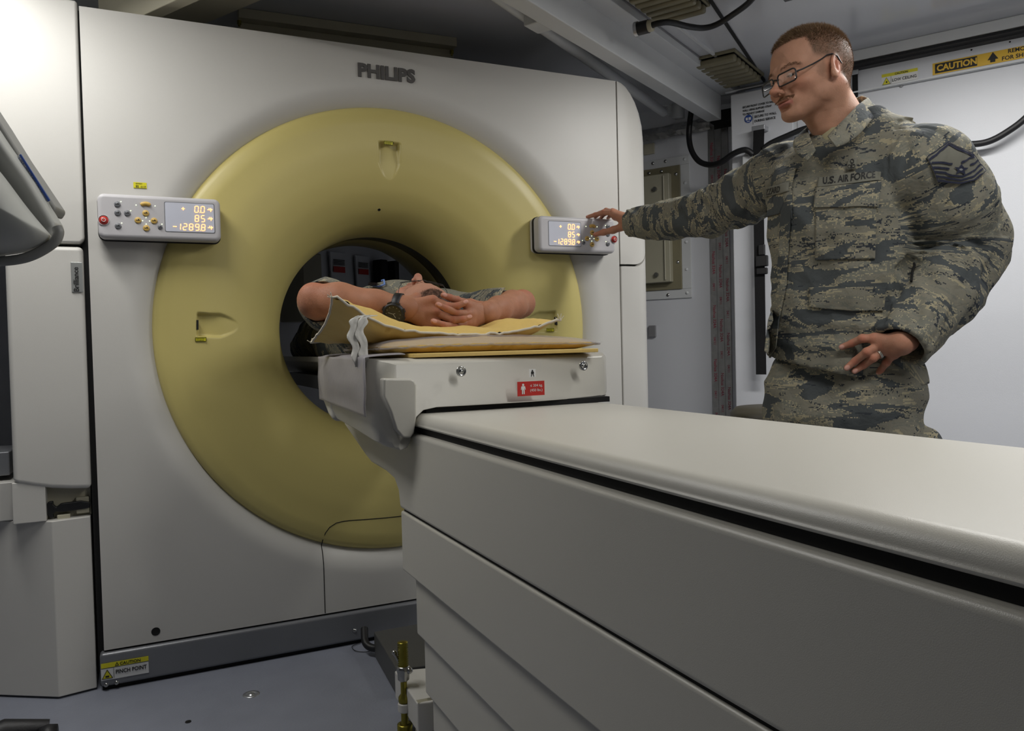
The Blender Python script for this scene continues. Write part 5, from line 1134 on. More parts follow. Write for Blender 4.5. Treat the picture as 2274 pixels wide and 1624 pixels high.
# ---- jacket
js = SDF((0.95, 0.65, 0.84), (2.15, 2.62, 1.68), 0.0058)
jz = [0.862, 0.95, 1.05, 1.20, 1.34, 1.43, 1.49, 1.53, 1.56]; ja = [0.200, 0.182, 0.168, 0.172, 0.186, 0.182, 0.145, 0.090, 0.066]; jb = [0.146, 0.132, 0.124, 0.128, 0.136, 0.130, 0.100, 0.074, 0.058]
c0 = spine[3]; js.apply(torso_fn(jz, ja, jb), (c0.x - 0.3, c0.y - 0.3, 0.86), (c0.x + 0.3, c0.y + 0.3, 1.62), 0.0)
nb = P(1880, 285, 2.09)
js.cone(P(1835, 330, 2.12), shR, 0.052, 0.074, 0.05); js.cone(P(1930, 292, 2.06), shL, 0.050, 0.088, 0.05)
armR = [shR, P(1655, 437, 2.42), elR, P(1480, 490, 2.70), wrR]; rR = [0.086, 0.080, 0.071, 0.062, 0.050]
armL = [shL, P(2105, 450, 1.97), elL, P(2085, 655, 1.97), wrL]; rL = [0.100, 0.106, 0.100, 0.086, 0.058]
js.cone(armR[0], armR[1], rR[0], rR[1], 0.05); js.chain(armR[1:], rR[1:], 0.02)
js.cone(armL[0], armL[1], rL[0], rL[1], 0.035); js.chain(armL[1:], rL[1:], 0.02)
# wrinkles
idx, (px_, py_, pz_) = js.near(0.035); pos = np.stack([px_, py_, pz_], 1)
def arm_w(pos, pts): t, an, dd, si = limb_coords(pos, pts); return t, an, dd
tR, aR, dR = arm_w(pos, armR); tL, aL, dL = arm_w(pos, armL)
LR = sum((Vector(b) - Vector(a)).length for a, b in zip(armR, armR[1:])); LL = sum((Vector(b) - Vector(a)).length for a, b in zip(armL, armL[1:]))
mR = dR < 0.115; mL = (dL < 0.135) & ((pos - A_(c0)) @ A_(AL) > 0.15)
disp = np.zeros(len(pos))
def ridge(n): return 1 - np.abs(n) * 2
def fold_arm(t, an, sd, fr=26, spir=0.8):
    s_ = t * fr + spir * np.sin(an + sd) * 1.2
    return 0.6 * ridge(vnoise(s_, np.cos(an) * 1.1, np.sin(an) * 1.1, sd)) + 0.4 * ridge(vnoise(s_ * 2.1, np.cos(an) * 2, np.sin(an) * 2 + 5, sd + 1))
disp += mR * 0.0125 * fold_arm(tR, aR, 5, 17, 1.6) * (0.55 + 0.6 * np.exp(-((tR - 0.42 * LR) / 0.13) ** 2))
disp += mL * 0.0145 * fold_arm(tL, aL, 9, 13, 1.4) * (0.45 + 0.9 * np.exp(-((tL - 0.52 * LL) / 0.10) ** 2) + 0.5 * np.exp(-((tL - 0.95 * LL) / 0.06) ** 2))
mt = ~(mR | mL)
lat = (pos - A_(c0)) @ A_(AL); zz_ = pos[:, 2]
disp += mt * 0.0100 * ridge(vnoise(lat * 7 + zz_ * 3, zz_ * 5 - lat * 2, (pos @ A_(BF)) * 5, 21)) + mt * 0.0035 * ridge(vnoise(lat * 18, zz_ * 12 + lat * 9, zz_ * 0, 22))
disp += mt * 0.007 * ridge(vnoise(lat * 5, zz_ * 20, lat * 0, 31)) * np.exp(-((zz_ - 1.02) / 0.10) ** 2)
js.D[idx] += (-disp).astype(np.float32)
_Xg, _Yg, _Zg = np.meshgrid(*js.ax, indexing='ij', sparse=True); _lat = (_Xg - c0.x) * AL.x + (_Yg - c0.y) * AL.y
js.D = np.maximum(js.D, ((0.912 - 0.21 * np.clip(_lat, -0.22, 0.22)) - _Zg)).astype(np.float32)
# hollow cuffs, hem and neck opening
def cutend(s, a, b, r, k=0.0):      # remove everything beyond b (plane normal b-a) near b
    a = A_(a); b = A_(b); u = (b - a) / np.linalg.norm(b - a)
    def fn(X, Y, Z):
        t = (X - b[0]) * u[0] + (Y - b[1]) * u[1] + (Z - b[2]) * u[2]; rad = np.sqrt(np.maximum((X - b[0]) ** 2 + (Y - b[1]) ** 2 + (Z - b[2]) ** 2 - t * t, 0)); return np.maximum(-t, rad - r)
    s.apply(fn, b - r, b + r, 0.0, 's')
cutend(js, armR[-2], wrR, 0.09); cutend(js, armL[-2], wrL, 0.10)
for e, p_, r in ((wrR, armR[-2], 0.044), (wrL, armL[-2], 0.051)):
    e = A_(e); u = A_(p_) - e; u /= np.linalg.norm(u); js.cone(e - u * 0.01, e + u * 0.07, r, r, 0.004, 's')
js.cone(nb + Z_ * 0.16, nb - Z_ * 0.015 + BF * 0.015, 0.080, 0.064, 0.006, 's')
js.cone(P(1822, 280, 2.02), P(1822, 316, 1.97), 0.045, 0.020, 0.006, 's')       # open neck front
jv, jq = js.mesh(); jv = laplace(jv, jq, 1, 0.4)
man = thing_mesh = None
# rest coordinates for the cloth pattern
def rest_torso(pos):
    r = pos - A_(c0); return np.stack([r @ A_(AL), r @ A_(BF), pos[:, 2]], 1)
def rest_arm(pos, pts, sd):
    t, an, dd, si = limb_coords(pos, pts); return np.stack([np.cos(an) * 0.085 + sd, np.sin(an) * 0.085, -t], 1)
rest = rest_torso(jv); tR, aR, dR, _ = limb_coords(jv, armR); tL, aL, dL, _ = limb_coords(jv, armL); latv = (jv - A_(c0)) @ A_(AL)
isR = (latv < -0.165) & (dR < 0.13) & (tR > 0.03); isL = (latv > 0.165 + 0.03 * (jv[:, 2] > 1.46)) & (dL < 0.155)
rest[isR] = rest_arm(jv[isR], armR, 3.0); rest[isL] = rest_arm(jv[isL], armL, 6.0)
# body mesh of the person: head + neck, hands, covered body
def joinmesh(parts):
    V, Q, Cc, o = [], [], [], 0
    for v, q, c in parts: V.append(v); Q.append(q + o); Cc.append(c); o += len(v)
    return np.concatenate(V), np.concatenate(Q), np.concatenate(Cc)
jbm = BVHTree.FromPolygons([tuple(v) for v in jv], [tuple(int(i) for i in f) for f in jq])
def hitpx(px, py, off=0.0, bvh=None, d0=None):
    r = ray(px, py).normalized(); loc, nr, i, dist = (bvh or jbm).ray_cast(CAMV, r)
    if loc is None: return P(px, py, d0 or 1.95)
    if nr.dot(r) > 0: nr = -nr
    return loc + nr * off
SK = S(176, 130, 106)
lh = [[(1941, 752), (1915, 752), (1891, 763), (1870, 771)], [(1954, 767), (1925, 782), (1899, 802), (1881, 817)], [(1968, 776), (1939, 795), (1918, 811), (1898, 824)], [(1984, 786), (1968, 806), (1957, 821), (1945, 834)]]
dws = A_(P(1950, 780, 1.9) - P(1950, 780, 2.0)); 
def smooth_depth(pts, offs):
    out = []
    for (x, y), o_ in zip(pts, offs):
        h_ = hitpx(x, y, 0, None, 1.97); out.append(A_(h_) + dws / np.linalg.norm(dws) * o_)
    return out
LHF = [smooth_depth(f, (0.024, 0.025, 0.019, 0.014)) for f in lh]
mp = [f[0] for f in LHF]
WL = A_(P(2004, 762, 1.885))
# keep the knuckles on one gently curved plane between wrist and fingertips
for i, f in enumerate(LHF):
    dep = lambda p: (p - A_(CAMV)) @ RM[:, 2]
    dt = dep(f[3]); dk = dep(WL) * 0.4 + dt * 0.6
    for j, w_ in ((0, 1.0), (1, 0.6), (2, 0.25)):
        x, y = lh[i][j]; want = (dk - 0.006) * w_ + dt * (1 - w_) - 0.012 * (j == 1); cur = dep(f[j]); f[j] = A_(P(x, y, min(cur, want)))
LT = [A_(P(1992, 752, 1.91)), A_(P(1975, 748, 1.95)), A_(P(1965, 752, 1.985)), A_(P(1957, 760, 2.01))]
lhv = hand_mesh(WL, A_(wrL) + (A_(armL[-2]) - A_(wrL)) * 0.12, LHF, LT, dws, 1.06, skin=SK)
oy = lambda x, y, Y: A_(onY(x, y, Y))
RHF = [[oy(1361, 473, 2.455), oy(1341, 472, 2.505), oy(1322, 477, 2.545), oy(1305, 482, 2.572)],
       [oy(1360, 471, 2.475), oy(1346, 468, 2.535), oy(1331, 474, 2.580), oy(1322, 482, 2.610)],
       [oy(1361, 474, 2.495), oy(1352, 471, 2.550), oy(1341, 476, 2.600), oy(1335, 484, 2.625)],
       [oy(1364, 480, 2.510), oy(1360, 476, 2.560), oy(1354, 480, 2.595), oy(1350, 485, 2.620)]]
RT = [oy(1388, 502, 2.425), oy(1362, 511, 2.475), oy(1341, 516, 2.515), oy(1322, 521, 2.5465)]
WR = oy(1398, 492, 2.400)
rhv = hand_mesh(WR, A_(wrR) + (A_(armR[-2]) - A_(wrR)) * 0.14, RHF, RT, A_(cdir(-0.15, -0.85, -0.5)), 0.98, skin=SK)
bs = SDF((1.0, 0.7, 0.06), (2.1, 2.6, 1.62), 0.010)
bs.apply(torso_fn([0.86, 1.0, 1.2, 1.38, 1.46, 1.52], [0.165, 0.155, 0.165, 0.175, 0.14, 0.07], [0.115, 0.105, 0.11, 0.115, 0.09, 0.06]), (c0.x - 0.25, c0.y - 0.25, 0.86), (c0.x + 0.25, c0.y + 0.25, 1.55), 0.0)
pel = spine[1]; hipJ = [pel + AL * q * 0.095 - Z_ * 0.03 for q in (-1, 1)]
kneeJ = [Vector((p.x, p.y, 0.50)) + BF * 0.03 + AL * q * 0.02 for p, q in zip(hipJ, (-1, 1))]; ankJ = [Vector((p.x, p.y, 0.10)) - BF * 0.02 + AL * q * 0.04 for p, q in zip(hipJ, (-1, 1))]
for p, k_, a in zip(hipJ, kneeJ, ankJ): bs.chain([p, k_, a], [0.085, 0.06, 0.045], 0.02)
bs.chain([A_(nb), A_(shR) - A_(Z_) * .02, A_(elR), A_(WR)], [0.055, 0.055, 0.045, 0.029], 0.02); bs.chain([A_(nb), A_(shL) - A_(Z_) * .03, A_(elL), A_(wrL) + (A_(armL[-2]) - A_(wrL)) * 0.1], [0.055, 0.055, 0.045, 0.029], 0.02)
bs.cone(nb + Z_ * -0.05, neck_b, 0.06, 0.055, 0.02)
bv, bq = bs.mesh(); bv = laplace(bv, bq, 2)
V, Q, CO = joinmesh([(h2w(hv), hq, hc), lhv, rhv, (bv, bq, rgba(SK, len(bv)))])
man = np_mesh('person', V, Q, 'skin', None, {'col': ('FLOAT_COLOR', CO)})
tag(man, 'standing person with glasses and moustache in grey-green camouflage uniform, one hand on the scanner panel', 'person')
hrv, hrf, hrc = hair_strands(hv, S(130, 106, 80), S(118, 92, 72), 26000, 2, 0.0105)
np_mesh('hair', h2w(hrv), hrf, 'hairs', man, {'col': ('FLOAT_COLOR', hrc)})
# moustache and eyebrow hairs
rng = np.random.RandomState(5); sel = []
def tufts(cond, n, L, dirf, colr, seed):
    rng = np.random.RandomState(seed); ids = np.nonzero(cond)[0]; ids = rng.choice(ids, n); p = hv[ids]; d = dirf(p) + rng.normal(0, 0.2, (n, 3)); d /= np.linalg.norm(d, axis=1)[:, None]; sd_ = np.cross(d, rng.normal(0, 1, (n, 3))); sd_ /= np.linalg.norm(sd_, axis=1)[:, None]
    V = np.stack([p + sd_ * 0.0004, p - sd_ * 0.0004, p + d * (L * (0.6 + 0.6 * rng.rand(n)))[:, None]], 1).reshape(-1, 3); cc = np.ones((n, 4)); cc[:, :3] = np.array(colr[:3]) * (0.7 + 0.6 * rng.rand(n))[:, None]; return V, np.arange(3 * n).reshape(-1, 3), np.repeat(cc, 3, 0)
x, y, z = hv.T
mV = tufts((np.abs(y) < 0.029) & (z > -0.0600) & (z < -0.049 - np.abs(y) * 0.12) & (x > 0.074), 900, 0.006, lambda p: np.stack([0.55 + 0 * p[:, 0], np.sign(p[:, 1]) * 0.35, -0.75 + 0 * p[:, 0]], 1), S(112, 80, 56), 4)
np_mesh('moustache', h2w(mV[0]), mV[1], 'hairs', man, {'col': ('FLOAT_COLOR', mV[2])})
for q in (-1, 1):
    e = np.abs(y - q * 0.034) / 0.021; mV = tufts((e < 1) & (np.abs(z - (0.0235 - 0.006 * e * e)) < 0.0032) & (x > 0.06), 170, 0.0045, lambda p: np.stack([0.3 + 0 * p[:, 0], np.sign(p[:, 1]) * 0.9, 0.15 + 0 * p[:, 0]], 1), S(112, 84, 62), 6 + q)
    np_mesh('eyebrow', h2w(mV[0]), mV[1], 'hairs', man, {'col': ('FLOAT_COLOR', mV[2])})
# jacket split into body and two sleeves
fR = isR[jq].sum(1) >= 2; fL = isL[jq].sum(1) >= 2
def sub(name, fm, off=0):
    q = jq[fm]; u, inv = np.unique(q, return_inverse=True); rs_ = rest[u].copy()
    # recompute rest consistently for this part so no face mixes two frames
    if name == 'jacket_body': rs_ = rest_torso(jv[u])
    elif off == 3: rs_ = rest_arm(jv[u], armR, 3.0)
    else: rs_ = rest_arm(jv[u], armL, 6.0)
    return np_mesh(name, jv[u], inv.reshape(q.shape), 'camo', man, {'rest': ('FLOAT_VECTOR', rs_)})
jb_o = sub('jacket_body', ~(fR | fL)); sub('jacket_sleeve', fR, 3); sub('jacket_sleeve', fL & ~fR, 6)
# ---- trousers
ts = SDF((1.0, 0.95, 0.08), (2.0, 1.95, 0.99), 0.0065)
ts.apply(torso_fn([0.74, 0.80, 0.88, 0.96], [0.182, 0.186, 0.176, 0.155], [0.134, 0.138, 0.128, 0.112]), (pel.x - 0.28, pel.y - 0.28, 0.72), (pel.x + 0.28, pel.y + 0.28, 0.97), 0.0)
for i, (p, k_, a) in enumerate(zip(hipJ, kneeJ, ankJ)): ts.chain([p, k_, a + Z_ * 0.06], [0.106, 0.088, 0.076], 0.03)
pk = hipJ[1] + AL * 0.125 - Z_ * 0.13 - BF * 0.03; ts.cone(pk + Z_ * 0.02 - AL * 0.02, pk - Z_ * 0.12, 0.03, 0.04, 0.015)
idx, (px_, py_, pz_) = ts.near(0.03); pos = np.stack([px_, py_, pz_], 1); lat = (pos - A_(c0)) @ A_(AL); ts.D[idx] -= (0.007 * ridge(vnoise(lat * 9 + pos[:, 2] * 8, pos[:, 2] * 9 - lat * 6, pos @ A_(BF) * 6, 41)) + 0.003 * ridge(vnoise(lat * 24, pos[:, 2] * 20, lat * 0, 42))).astype(np.float32)
tv, tq = ts.mesh(); tv = laplace(tv, tq, 1); np_mesh('trousers', tv, tq, 'camo', man, {'rest': ('FLOAT_VECTOR', rest_torso(tv) + 1.7)})
# ---- boots
for a, q in zip(ankJ, (-1, 1)):
    b_ = SDF((a.x - 0.25, a.y - 0.25, -0.01), (a.x + 0.25, a.y + 0.25, 0.3), 0.007); toe = a + BF * 0.17
    b_.cone((a.x, a.y, 0.28), (a.x, a.y, 0.09), 0.06, 0.052, 0.0); b_.ell((a.x + BF.x * .07, a.y + BF.y * .07, 0.05), (0.15, 0.052, 0.048), 0.03, ax=(BF, AL, Z_)); b_.ell((a.x - BF.x * .02, a.y - BF.y * .02, 0.04), (0.06, 0.042, 0.04), 0.02, ax=(BF, AL, Z_))
    v, q_ = b_.mesh(); v[:, 2] = np.maximum(v[:, 2], 0.001); np_mesh('boot', v, q_, mat('tan_boot_suede', S(150, 128, 92), 0.9), man)
# ---- undershirt collar ring
b = MB(); vs = []; NK = 40
for j, (rr2, dz) in enumerate(((0.070, -0.045), (0.0685, 0.0), (0.066, 0.022), (0.0615, 0.024))):
    for k in range(NK): a = 2 * math.pi * k / NK; vs.append(nb - Z_ * 0.006 + AL * (math.cos(a) * rr2) + BF * (math.sin(a) * rr2 * 1.12 + 0.010) + Z_ * (dz - 0.020 * math.sin(a) - 0.008))
b.add(vs, [(j * NK + k, j * NK + (k + 1) % NK, (j + 1) * NK + (k + 1) % NK, (j + 1) * NK + k) for j in range(3) for k in range(NK)], 0, True); b.build('undershirt', 'shirt', man)
# ---- ribbons draped on the uniform
def restattr(o, fn=rest_torso):
    n = len(o.data.vertices); co = np.empty(n * 3); o.data.vertices.foreach_get('co', co); co = co.reshape(-1, 3); at = o.data.attributes.new('rest', 'FLOAT_VECTOR', 'POINT'); at.data.foreach_set('vector', fn(co).astype(np.float32).ravel()); return o
def ribbon(name, L1, L2, m, parent, th=0.003, n=8, cross=6, bulge=0.0, fn=None):
    a = vpath(L1, n); c = vpath(L2, n); vs = []; fs = []
    for p, q in zip(a, c):
        for k in range(cross + 1): t = k / cross; pt = p.lerp(q, t); vs.append(pt + (CAMV - pt).normalized() * bulge * math.sin(t * math.pi))
    for i in range(len(a) - 1):
        for k in range(cross): fs.append((i * (cross + 1) + k, i * (cross + 1) + k + 1, (i + 1) * (cross + 1) + k + 1, (i + 1) * (cross + 1) + k))
    o = MB().add(vs, fs, 0, True).build(name, m, parent); restattr(o, fn or rest_torso); md = o.modifiers.new('s', 'SOLIDIFY'); md.thickness = th; md.offset = 0; return o
def cz1(x): return 3 * x * 0
ribbon('collar', [P(1926, 218, 2.06), P(1905, 234, 2.00), P(1878, 262, 1.965), P(1850, 290, 1.95), P(1838, 303, 1.945)], [P(1950, 246, 2.05), P(1934, 268, 1.97), P(1908, 298, 1.935), P(1880, 318, 1.925), P(1857, 327, 1.925)], 'camo', man, 0.004, bulge=0.006, fn=lambda c: rest_torso(c)[:, [1, 2, 0]] + 5)
ribbon('collar', [P(1926, 218, 2.06), P(1912, 214, 2.10), P(1900, 220, 2.14), P(1890, 232, 2.15)], [P(1950, 246, 2.05), P(1950, 240, 2.12), P(1940, 245, 2.17), P(1920, 260, 2.18)], 'camo', man, 0.004, bulge=0.004)
ribbon('collar', [P(1792, 284, 2.13), P(1796, 296, 2.09), P(1802, 312, 2.04), P(1812, 334, 1.99)], [P(1768, 304, 2.15), P(1762, 320, 2.10), P(1768, 340, 2.05), P(1792, 358, 1.99)], 'camo', man, 0.004, bulge=0.005)
from mathutils.geometry import tessellate_polygon
def decal(name, polys, m, parent, off, th=0.0, edge=7.0, bvh=None, rest_fn=None, d0=1.95):
    """closed outlines in photo pixels laid onto the cloth surface behind them"""
    V = []; F = []; MI = []
    for mi, pl_, of in polys:
        tri = tessellate_polygon([[Vector((x, y, 0)) for x, y in pl_]]); pts = [tuple(p) for p in pl_]; T = [tuple(t) for t in tri]
        for _ in range(6):
            mid = {}; NT = []; split = False
            def mm(i, j):
                k = (min(i, j), max(i, j))
                if k not in mid: pts.append(((pts[i][0] + pts[j][0]) / 2, (pts[i][1] + pts[j][1]) / 2)); mid[k] = len(pts) - 1
                return mid[k]
            mx_ = max(math.dist(pts[a], pts[b]) for t in T for a, b in ((t[0], t[1]), (t[1], t[2]), (t[2], t[0])))
            if mx_ <= edge: break
            for t in T: a, b, c = t; ab, bc, ca_ = mm(a, b), mm(b, c), mm(c, a); NT += [(a, ab, ca_), (ab, b, bc), (ca_, bc, c), (ab, bc, ca_)]
            T = NT
        o = len(V); V += [hitpx(x, y, of + off, bvh, d0) for x, y in pts]; F += [tuple(i + o for i in t) for t in T]; MI += [mi] * len(T)
    G = []
    for f in F:
        p0, p1, p2 = V[f[0]], V[f[1]], V[f[2]]; G.append(f if (p1 - p0).cross(p2 - p0).dot(CAMV - p0) > 0 else f[::-1])
    b = MB(); b.v = [tuple(v) for v in V]; b.f = G; b.m = MI; b.s = [True] * len(F)
    ob = b.build(name, m, parent, fixn=False)
    if rest_fn: restattr(ob, rest_fn)
    if th: md = ob.modifiers.new('s', 'SOLIDIFY'); md.thickness = th; md.offset = -1
    return ob
k1 = 624 / 1810; c1 = lambda x, y: (1650 + x * k1, y * k1)
k3 = 674 / 2065; c3 = lambda x, y: (1600 + x * k3, 450 + y * k3)
rt = rest_torso
# chest pocket, flap, lower pocket
decal('pocket', [(0, [c3(650, 35), c3(1058, 8), c3(1052, 383), c3(650, 392)], 0)], 'camo', man, 0.0050, 0.004, rest_fn=lambda c: rt(c) + 0.31)
decal('pocket_flap', [(0, [c1(480, 1212), c1(893, 1178), c1(870, 1332), c1(462, 1342)], 0)], 'camo', man, 0.0095, 0.005, rest_fn=lambda c: rt(c) + 0.77)
decal('pocket_flap', [(0, [c3(608, 580), c3(1122, 573), c3(1108, 738), c3(900, 735), c3(610, 712)], 0)], 'camo', man, 0.006, 0.004, rest_fn=lambda c: rt(c) + 1.11)
decal('pocket_flap', [(0, [c1(158, 1255), c1(318, 1200), c1(245, 1375), c1(160, 1400)], 0)], 'camo', man, 0.006, 0.004, rest_fn=lambda c: rt(c) + 2.2)
decal('placket', [(0, [c1(345, 1090), c1(318, 1200), c1(322, 1440), c3(490, 60), c3(462, 400), c3(455, 560), c3(405, 800), c3(385, 990), c3(345, 1050), c3(300, 1010), c3(325, 800), c3(395, 600), c3(400, 400), c3(415, 100), c1(250, 1400), c1(255, 1240), c1(300, 1090)], 0)], 'camo', man, 0.005, 0.003, rest_fn=lambda c: rt(c) + 0.13)
sl = lambda c: rest_arm(c, armL, 8.1)

# name tapes
def textdecal(name, s, o, xa, ya, m, parent, off, bold=0.03, align='LEFT', shear=0):
    vs, fs = text_data(s, bold, align, shear, 0); b = MB(); b.add([hitpx(o[0] + xa[0] * p[0] + ya[0] * p[1], o[1] + xa[1] * p[0] + ya[1] * p[1], off) for p in vs], fs); return b.build(name, m, parent)
tp = decal('service_tape', [(0, [c1(493, 1150), c1(903, 1113), c1(895, 1172), c1(485, 1212)], 0)], 'patch', man, 0.0105, 0.002)
s0 = c1(523, 1194); textdecal('tape_lettering', 'U.S. AIR FORCE', s0, (16.6, -1.75), (0.8, -22), 'ink', tp, 0.0112)
tp = decal('name_tape', [(0, [c1(163, 1208), c1(310, 1182), c1(302, 1240), c1(163, 1268)], 0)], 'patch', man, 0.0105, 0.002)
s0 = c1(165, 1258); textdecal('tape_lettering', 'IZZARD', s0, (9.2, -1.9), (0.8, -19), 'ink', tp, 0.0112)
bd = decal('occupational_badge', [(0, [c1(680, 1035), c1(738, 1028), c1(730, 1092), c1(666, 1101)], 0)], 'patch', man, 0.007, 0.002)
def stroke(pts, w_):
    out1, out2 = [], []
    for i, p in enumerate(pts):
        a = pts[max(i - 1, 0)]; c = pts[min(i + 1, len(pts) - 1)]; d = (c[0] - a[0], c[1] - a[1]); l = math.hypot(*d); nx, ny = -d[1] / l * w_ / 2, d[0] / l * w_ / 2; out1.append((p[0] + nx, p[1] + ny)); out2.append((p[0] - nx, p[1] - ny))
    return out1 + out2[::-1]
ringp = lambda cx_, cy_, r, n=14: [(cx_ + r * math.cos(2 * math.pi * k / n), cy_ + r * math.sin(2 * math.pi * k / n)) for k in range(n + 1)]
decal('badge_emblem', [(0, [c1(x, y) for x, y in stroke(ringp(707, 1048, 10), 5)], 0), (0, [c1(x, y) for x, y in stroke([(706, 1056), (702, 1096)], 5)], 0), (0, [c1(x, y) for x, y in stroke(ringp(690, 1078, 10), 4)], 0), (0, [c1(x, y) for x, y in stroke(ringp(716, 1076, 10), 4)], 0)], 'ink', bd, 0.0085, edge=4)
# rank patch on the sleeve
pt = decal('rank_patch', [(0, [c1(x, y) for x, y in ((1315, 920), (1465, 990), (1552, 1108), (1500, 1162), (1390, 1187), (1247, 1168), (1205, 1060), (1180, 1015))], 0)], 'patch', man, 0.005, 0.002, rest_fn=None)
edge_ = [(1315, 924), (1463, 994), (1547, 1108), (1498, 1160), (1390, 1183), (1250, 1164), (1208, 1060), (1184, 1016), (1315, 924)]
st = [(stroke(edge_, 5)), stroke([(1198, 1034), (1315, 938), (1470, 1010)], 13), stroke([(1212, 1052), (1270, 1050), (1345, 1058)], 12), stroke([(1395, 1050), (1440, 1026), (1472, 1016)], 12), stroke([(1218, 1080), (1275, 1082), (1330, 1088)], 12), stroke([(1450, 1068), (1480, 1052), (1500, 1036)], 12),
      stroke([(1226, 1106), (1290, 1112), (1345, 1130), (1400, 1136), (1452, 1118), (1490, 1090), (1516, 1066)], 12), stroke([(1236, 1132), (1300, 1142), (1390, 1160), (1462, 1146), (1505, 1118), (1530, 1094)], 12), stroke([(1250, 1156), (1320, 1168), (1390, 1178), (1470, 1166), (1530, 1126)], 8)]
star = [(1392 + (44 if k % 2 == 0 else 18) * math.sin(k * math.pi / 5 + 0.1), 1094 - (40 if k % 2 == 0 else 16) * math.cos(k * math.pi / 5 + 0.1)) for k in range(10)]
decal('rank_stripes', [(0, [c1(x, y) for x, y in s_], 0) for s_ in st] + [(0, [c1(x, y) for x, y in star], 0.0006)], 'navy', pt, 0.0072, edge=4)
decal('star_centre', [(0, [c1(1392 + 7 * math.cos(a), 1094 + 7 * math.sin(a)) for a in np.linspace(0, 6.28, 10)[:-1]], 0)], 'badge', pt, 0.0085, edge=4)
# pen cord at the cuff, jacket tail, pouch behind the hip
b = MB(); b.tube([hitpx(2031, 585, 0.004), hitpx(2036, 592, 0.006), hitpx(2029, 605, 0.006), hitpx(2026, 628, 0.005)], 0.003, 8); b.build('cord', 'rubber', man)
ribbon('jacket_tail', [P(2030, 765, 1.98), P(2050, 762, 1.99), P(2076, 764, 2.0)], [P(2030, 805, 2.02), P(2048, 800, 2.02), P(2046, 795, 2.0)], 'camo', man, 0.006)
b = MB(); b.prism([P(x, y, 2.06) for x, y in ((2030, 800), (2046, 800), (2051, 830), (2050, 868), (2040, 860), (2030, 850))], cdir(0, 0, 1) * 0.04); b.build('belt_pouch', 'black', man, bevel=0.005)
# ring
pa, pb = LHF[2][0], LHF[2][1]; cc_ = pa * 0.45 + pb * 0.55; dr = Vector(pb - pa).normalized(); e1 = dr.cross(Z_).normalized(); e2 = dr.cross(e1)
b = MB(); prf = [Vector(cc_) + (e1 * math.cos(t) + e2 * math.sin(t)) * 0.0118 for t in np.linspace(0, 2 * math.pi, 29)[:-1]]
b.tube([p - dr * 0.0016 for p in prf], 0.0016, 8, closed=True); b.tube([p + dr * 0.0016 for p in prf], 0.0016, 8, closed=True); b.build('wedding_ring', mat('silver_ring', S(200, 196, 186), 0.25, metal=0.7), man)
# glasses in the head frame
def glasses(parent, toW, zc=-0.010, ycen=0.034, hw=0.0260, hh=0.0165, xl_=0.108, m='black', rim=0.0018, thin=False):
    g = bpy.data.objects.new('glasses', bpy.data.meshes.new('glasses'))
    b = MB(); W2 = lambda p: Vector(toW(np.array([p]))[0])
    lens = []
    for q in (-1, 1):
        lp = []
        for (cx_, cz_, a0) in ((hw - 0.008, hh - 0.007, 0), (-(hw - 0.008), hh - 0.007, 90), (-(hw - 0.008), -(hh - 0.009), 180), (hw - 0.008, -(hh - 0.009), 270)):
            for k in range(6):
                a = math.radians(a0 + 90 * k / 5); yy = cx_ + 0.008 * math.cos(a); zz2 = cz_ + 0.0075 * math.sin(a); yq = ycen + yy; lp.append((xl_ - 0.010 * ((yq - 0.008) / 0.055) ** 2, q * yq, zc + zz2))
        b.tube([W2(p) for p in lp], rim * HS, 8, closed=True); lens.append(lp)
        b.tube([W2(p) for p in ((xl_ - 0.0105, q * (ycen + hw), zc + 0.007), (0.085, q * 0.068, zc + 0.010), (0.060, q * 0.0735, zc + 0.0185), (0.036, q * 0.0765, zc + 0.0285), (0.022, q * 0.080, 0.0265), (0.008, q * 0.0815, 0.029), (-0.006, q * 0.0825, 0.022), (-0.016, q * 0.082, 0.006))], [0.0022, 0.0020, 0.0018, 0.0017, 0.0016, 0.0018, 0.0018, 0.0018] if not thin else 0.0009, 8)
    b.tube([W2(p) for p in ((xl_ + 0.0, 0.0105, zc + 0.006), (xl_ + 0.003, 0, zc + 0.0095), (xl_ + 0.0, -0.0105, zc + 0.006))], rim, 8)
    o = b.build('glasses', m, parent)
    for lp in lens:
        b = MB(); cc2 = np.mean(np.array(lp), 0); vs = [W2(p) for p in lp] + [W2(cc2 + np.array([0.0012, 0, 0]))]; n = len(lp); b.add(vs, [(i, (i + 1) % n, n) for i in range(n)], 0, True); b.build('lens', 'lens', o)
    return o
glasses(man, h2w)
# ================================================================== LYING PERSON
OYP = lambda x, y, Y: A_(onY(x, y, Y))
Up = Vector((0.05, -1.0, -0.06)).normalized(); Fp = Vector((0.05, -0.06, 1.0)); Fp = (Fp - Up * Fp.dot(Up)).normalized(); Lp_ = Up.cross(Fp)
HP = 1.05; RP = np.array([list(Fp), list(Lp_), list(Up)])
OP = A_(onY(928, 607, 2.17)) - (A_(Fp) * 0.128 - A_(Up) * 0.035) * HP
p2w = lambda v: np.asarray(v) @ RP * HP + OP
w2p = lambda p: (A_(p) - OP) @ RP.T / HP
SK2 = S(172, 124, 98)
nbP = Vector(OP) + Y_ * 0.20 - Z_ * 0.03
hv2, hq2, hc2 = head_mesh(w2p(nbP), 0.058, 0.0026, skin=S(182, 134, 112), hairc=S(66, 50, 40), moustache=False)
k5 = 360 / 2274; c5 = lambda x, y: (860 + x * k5, 570 + y * k5)
def c5Y(x, y, Y): return OYP(*c5(x, y), Y)
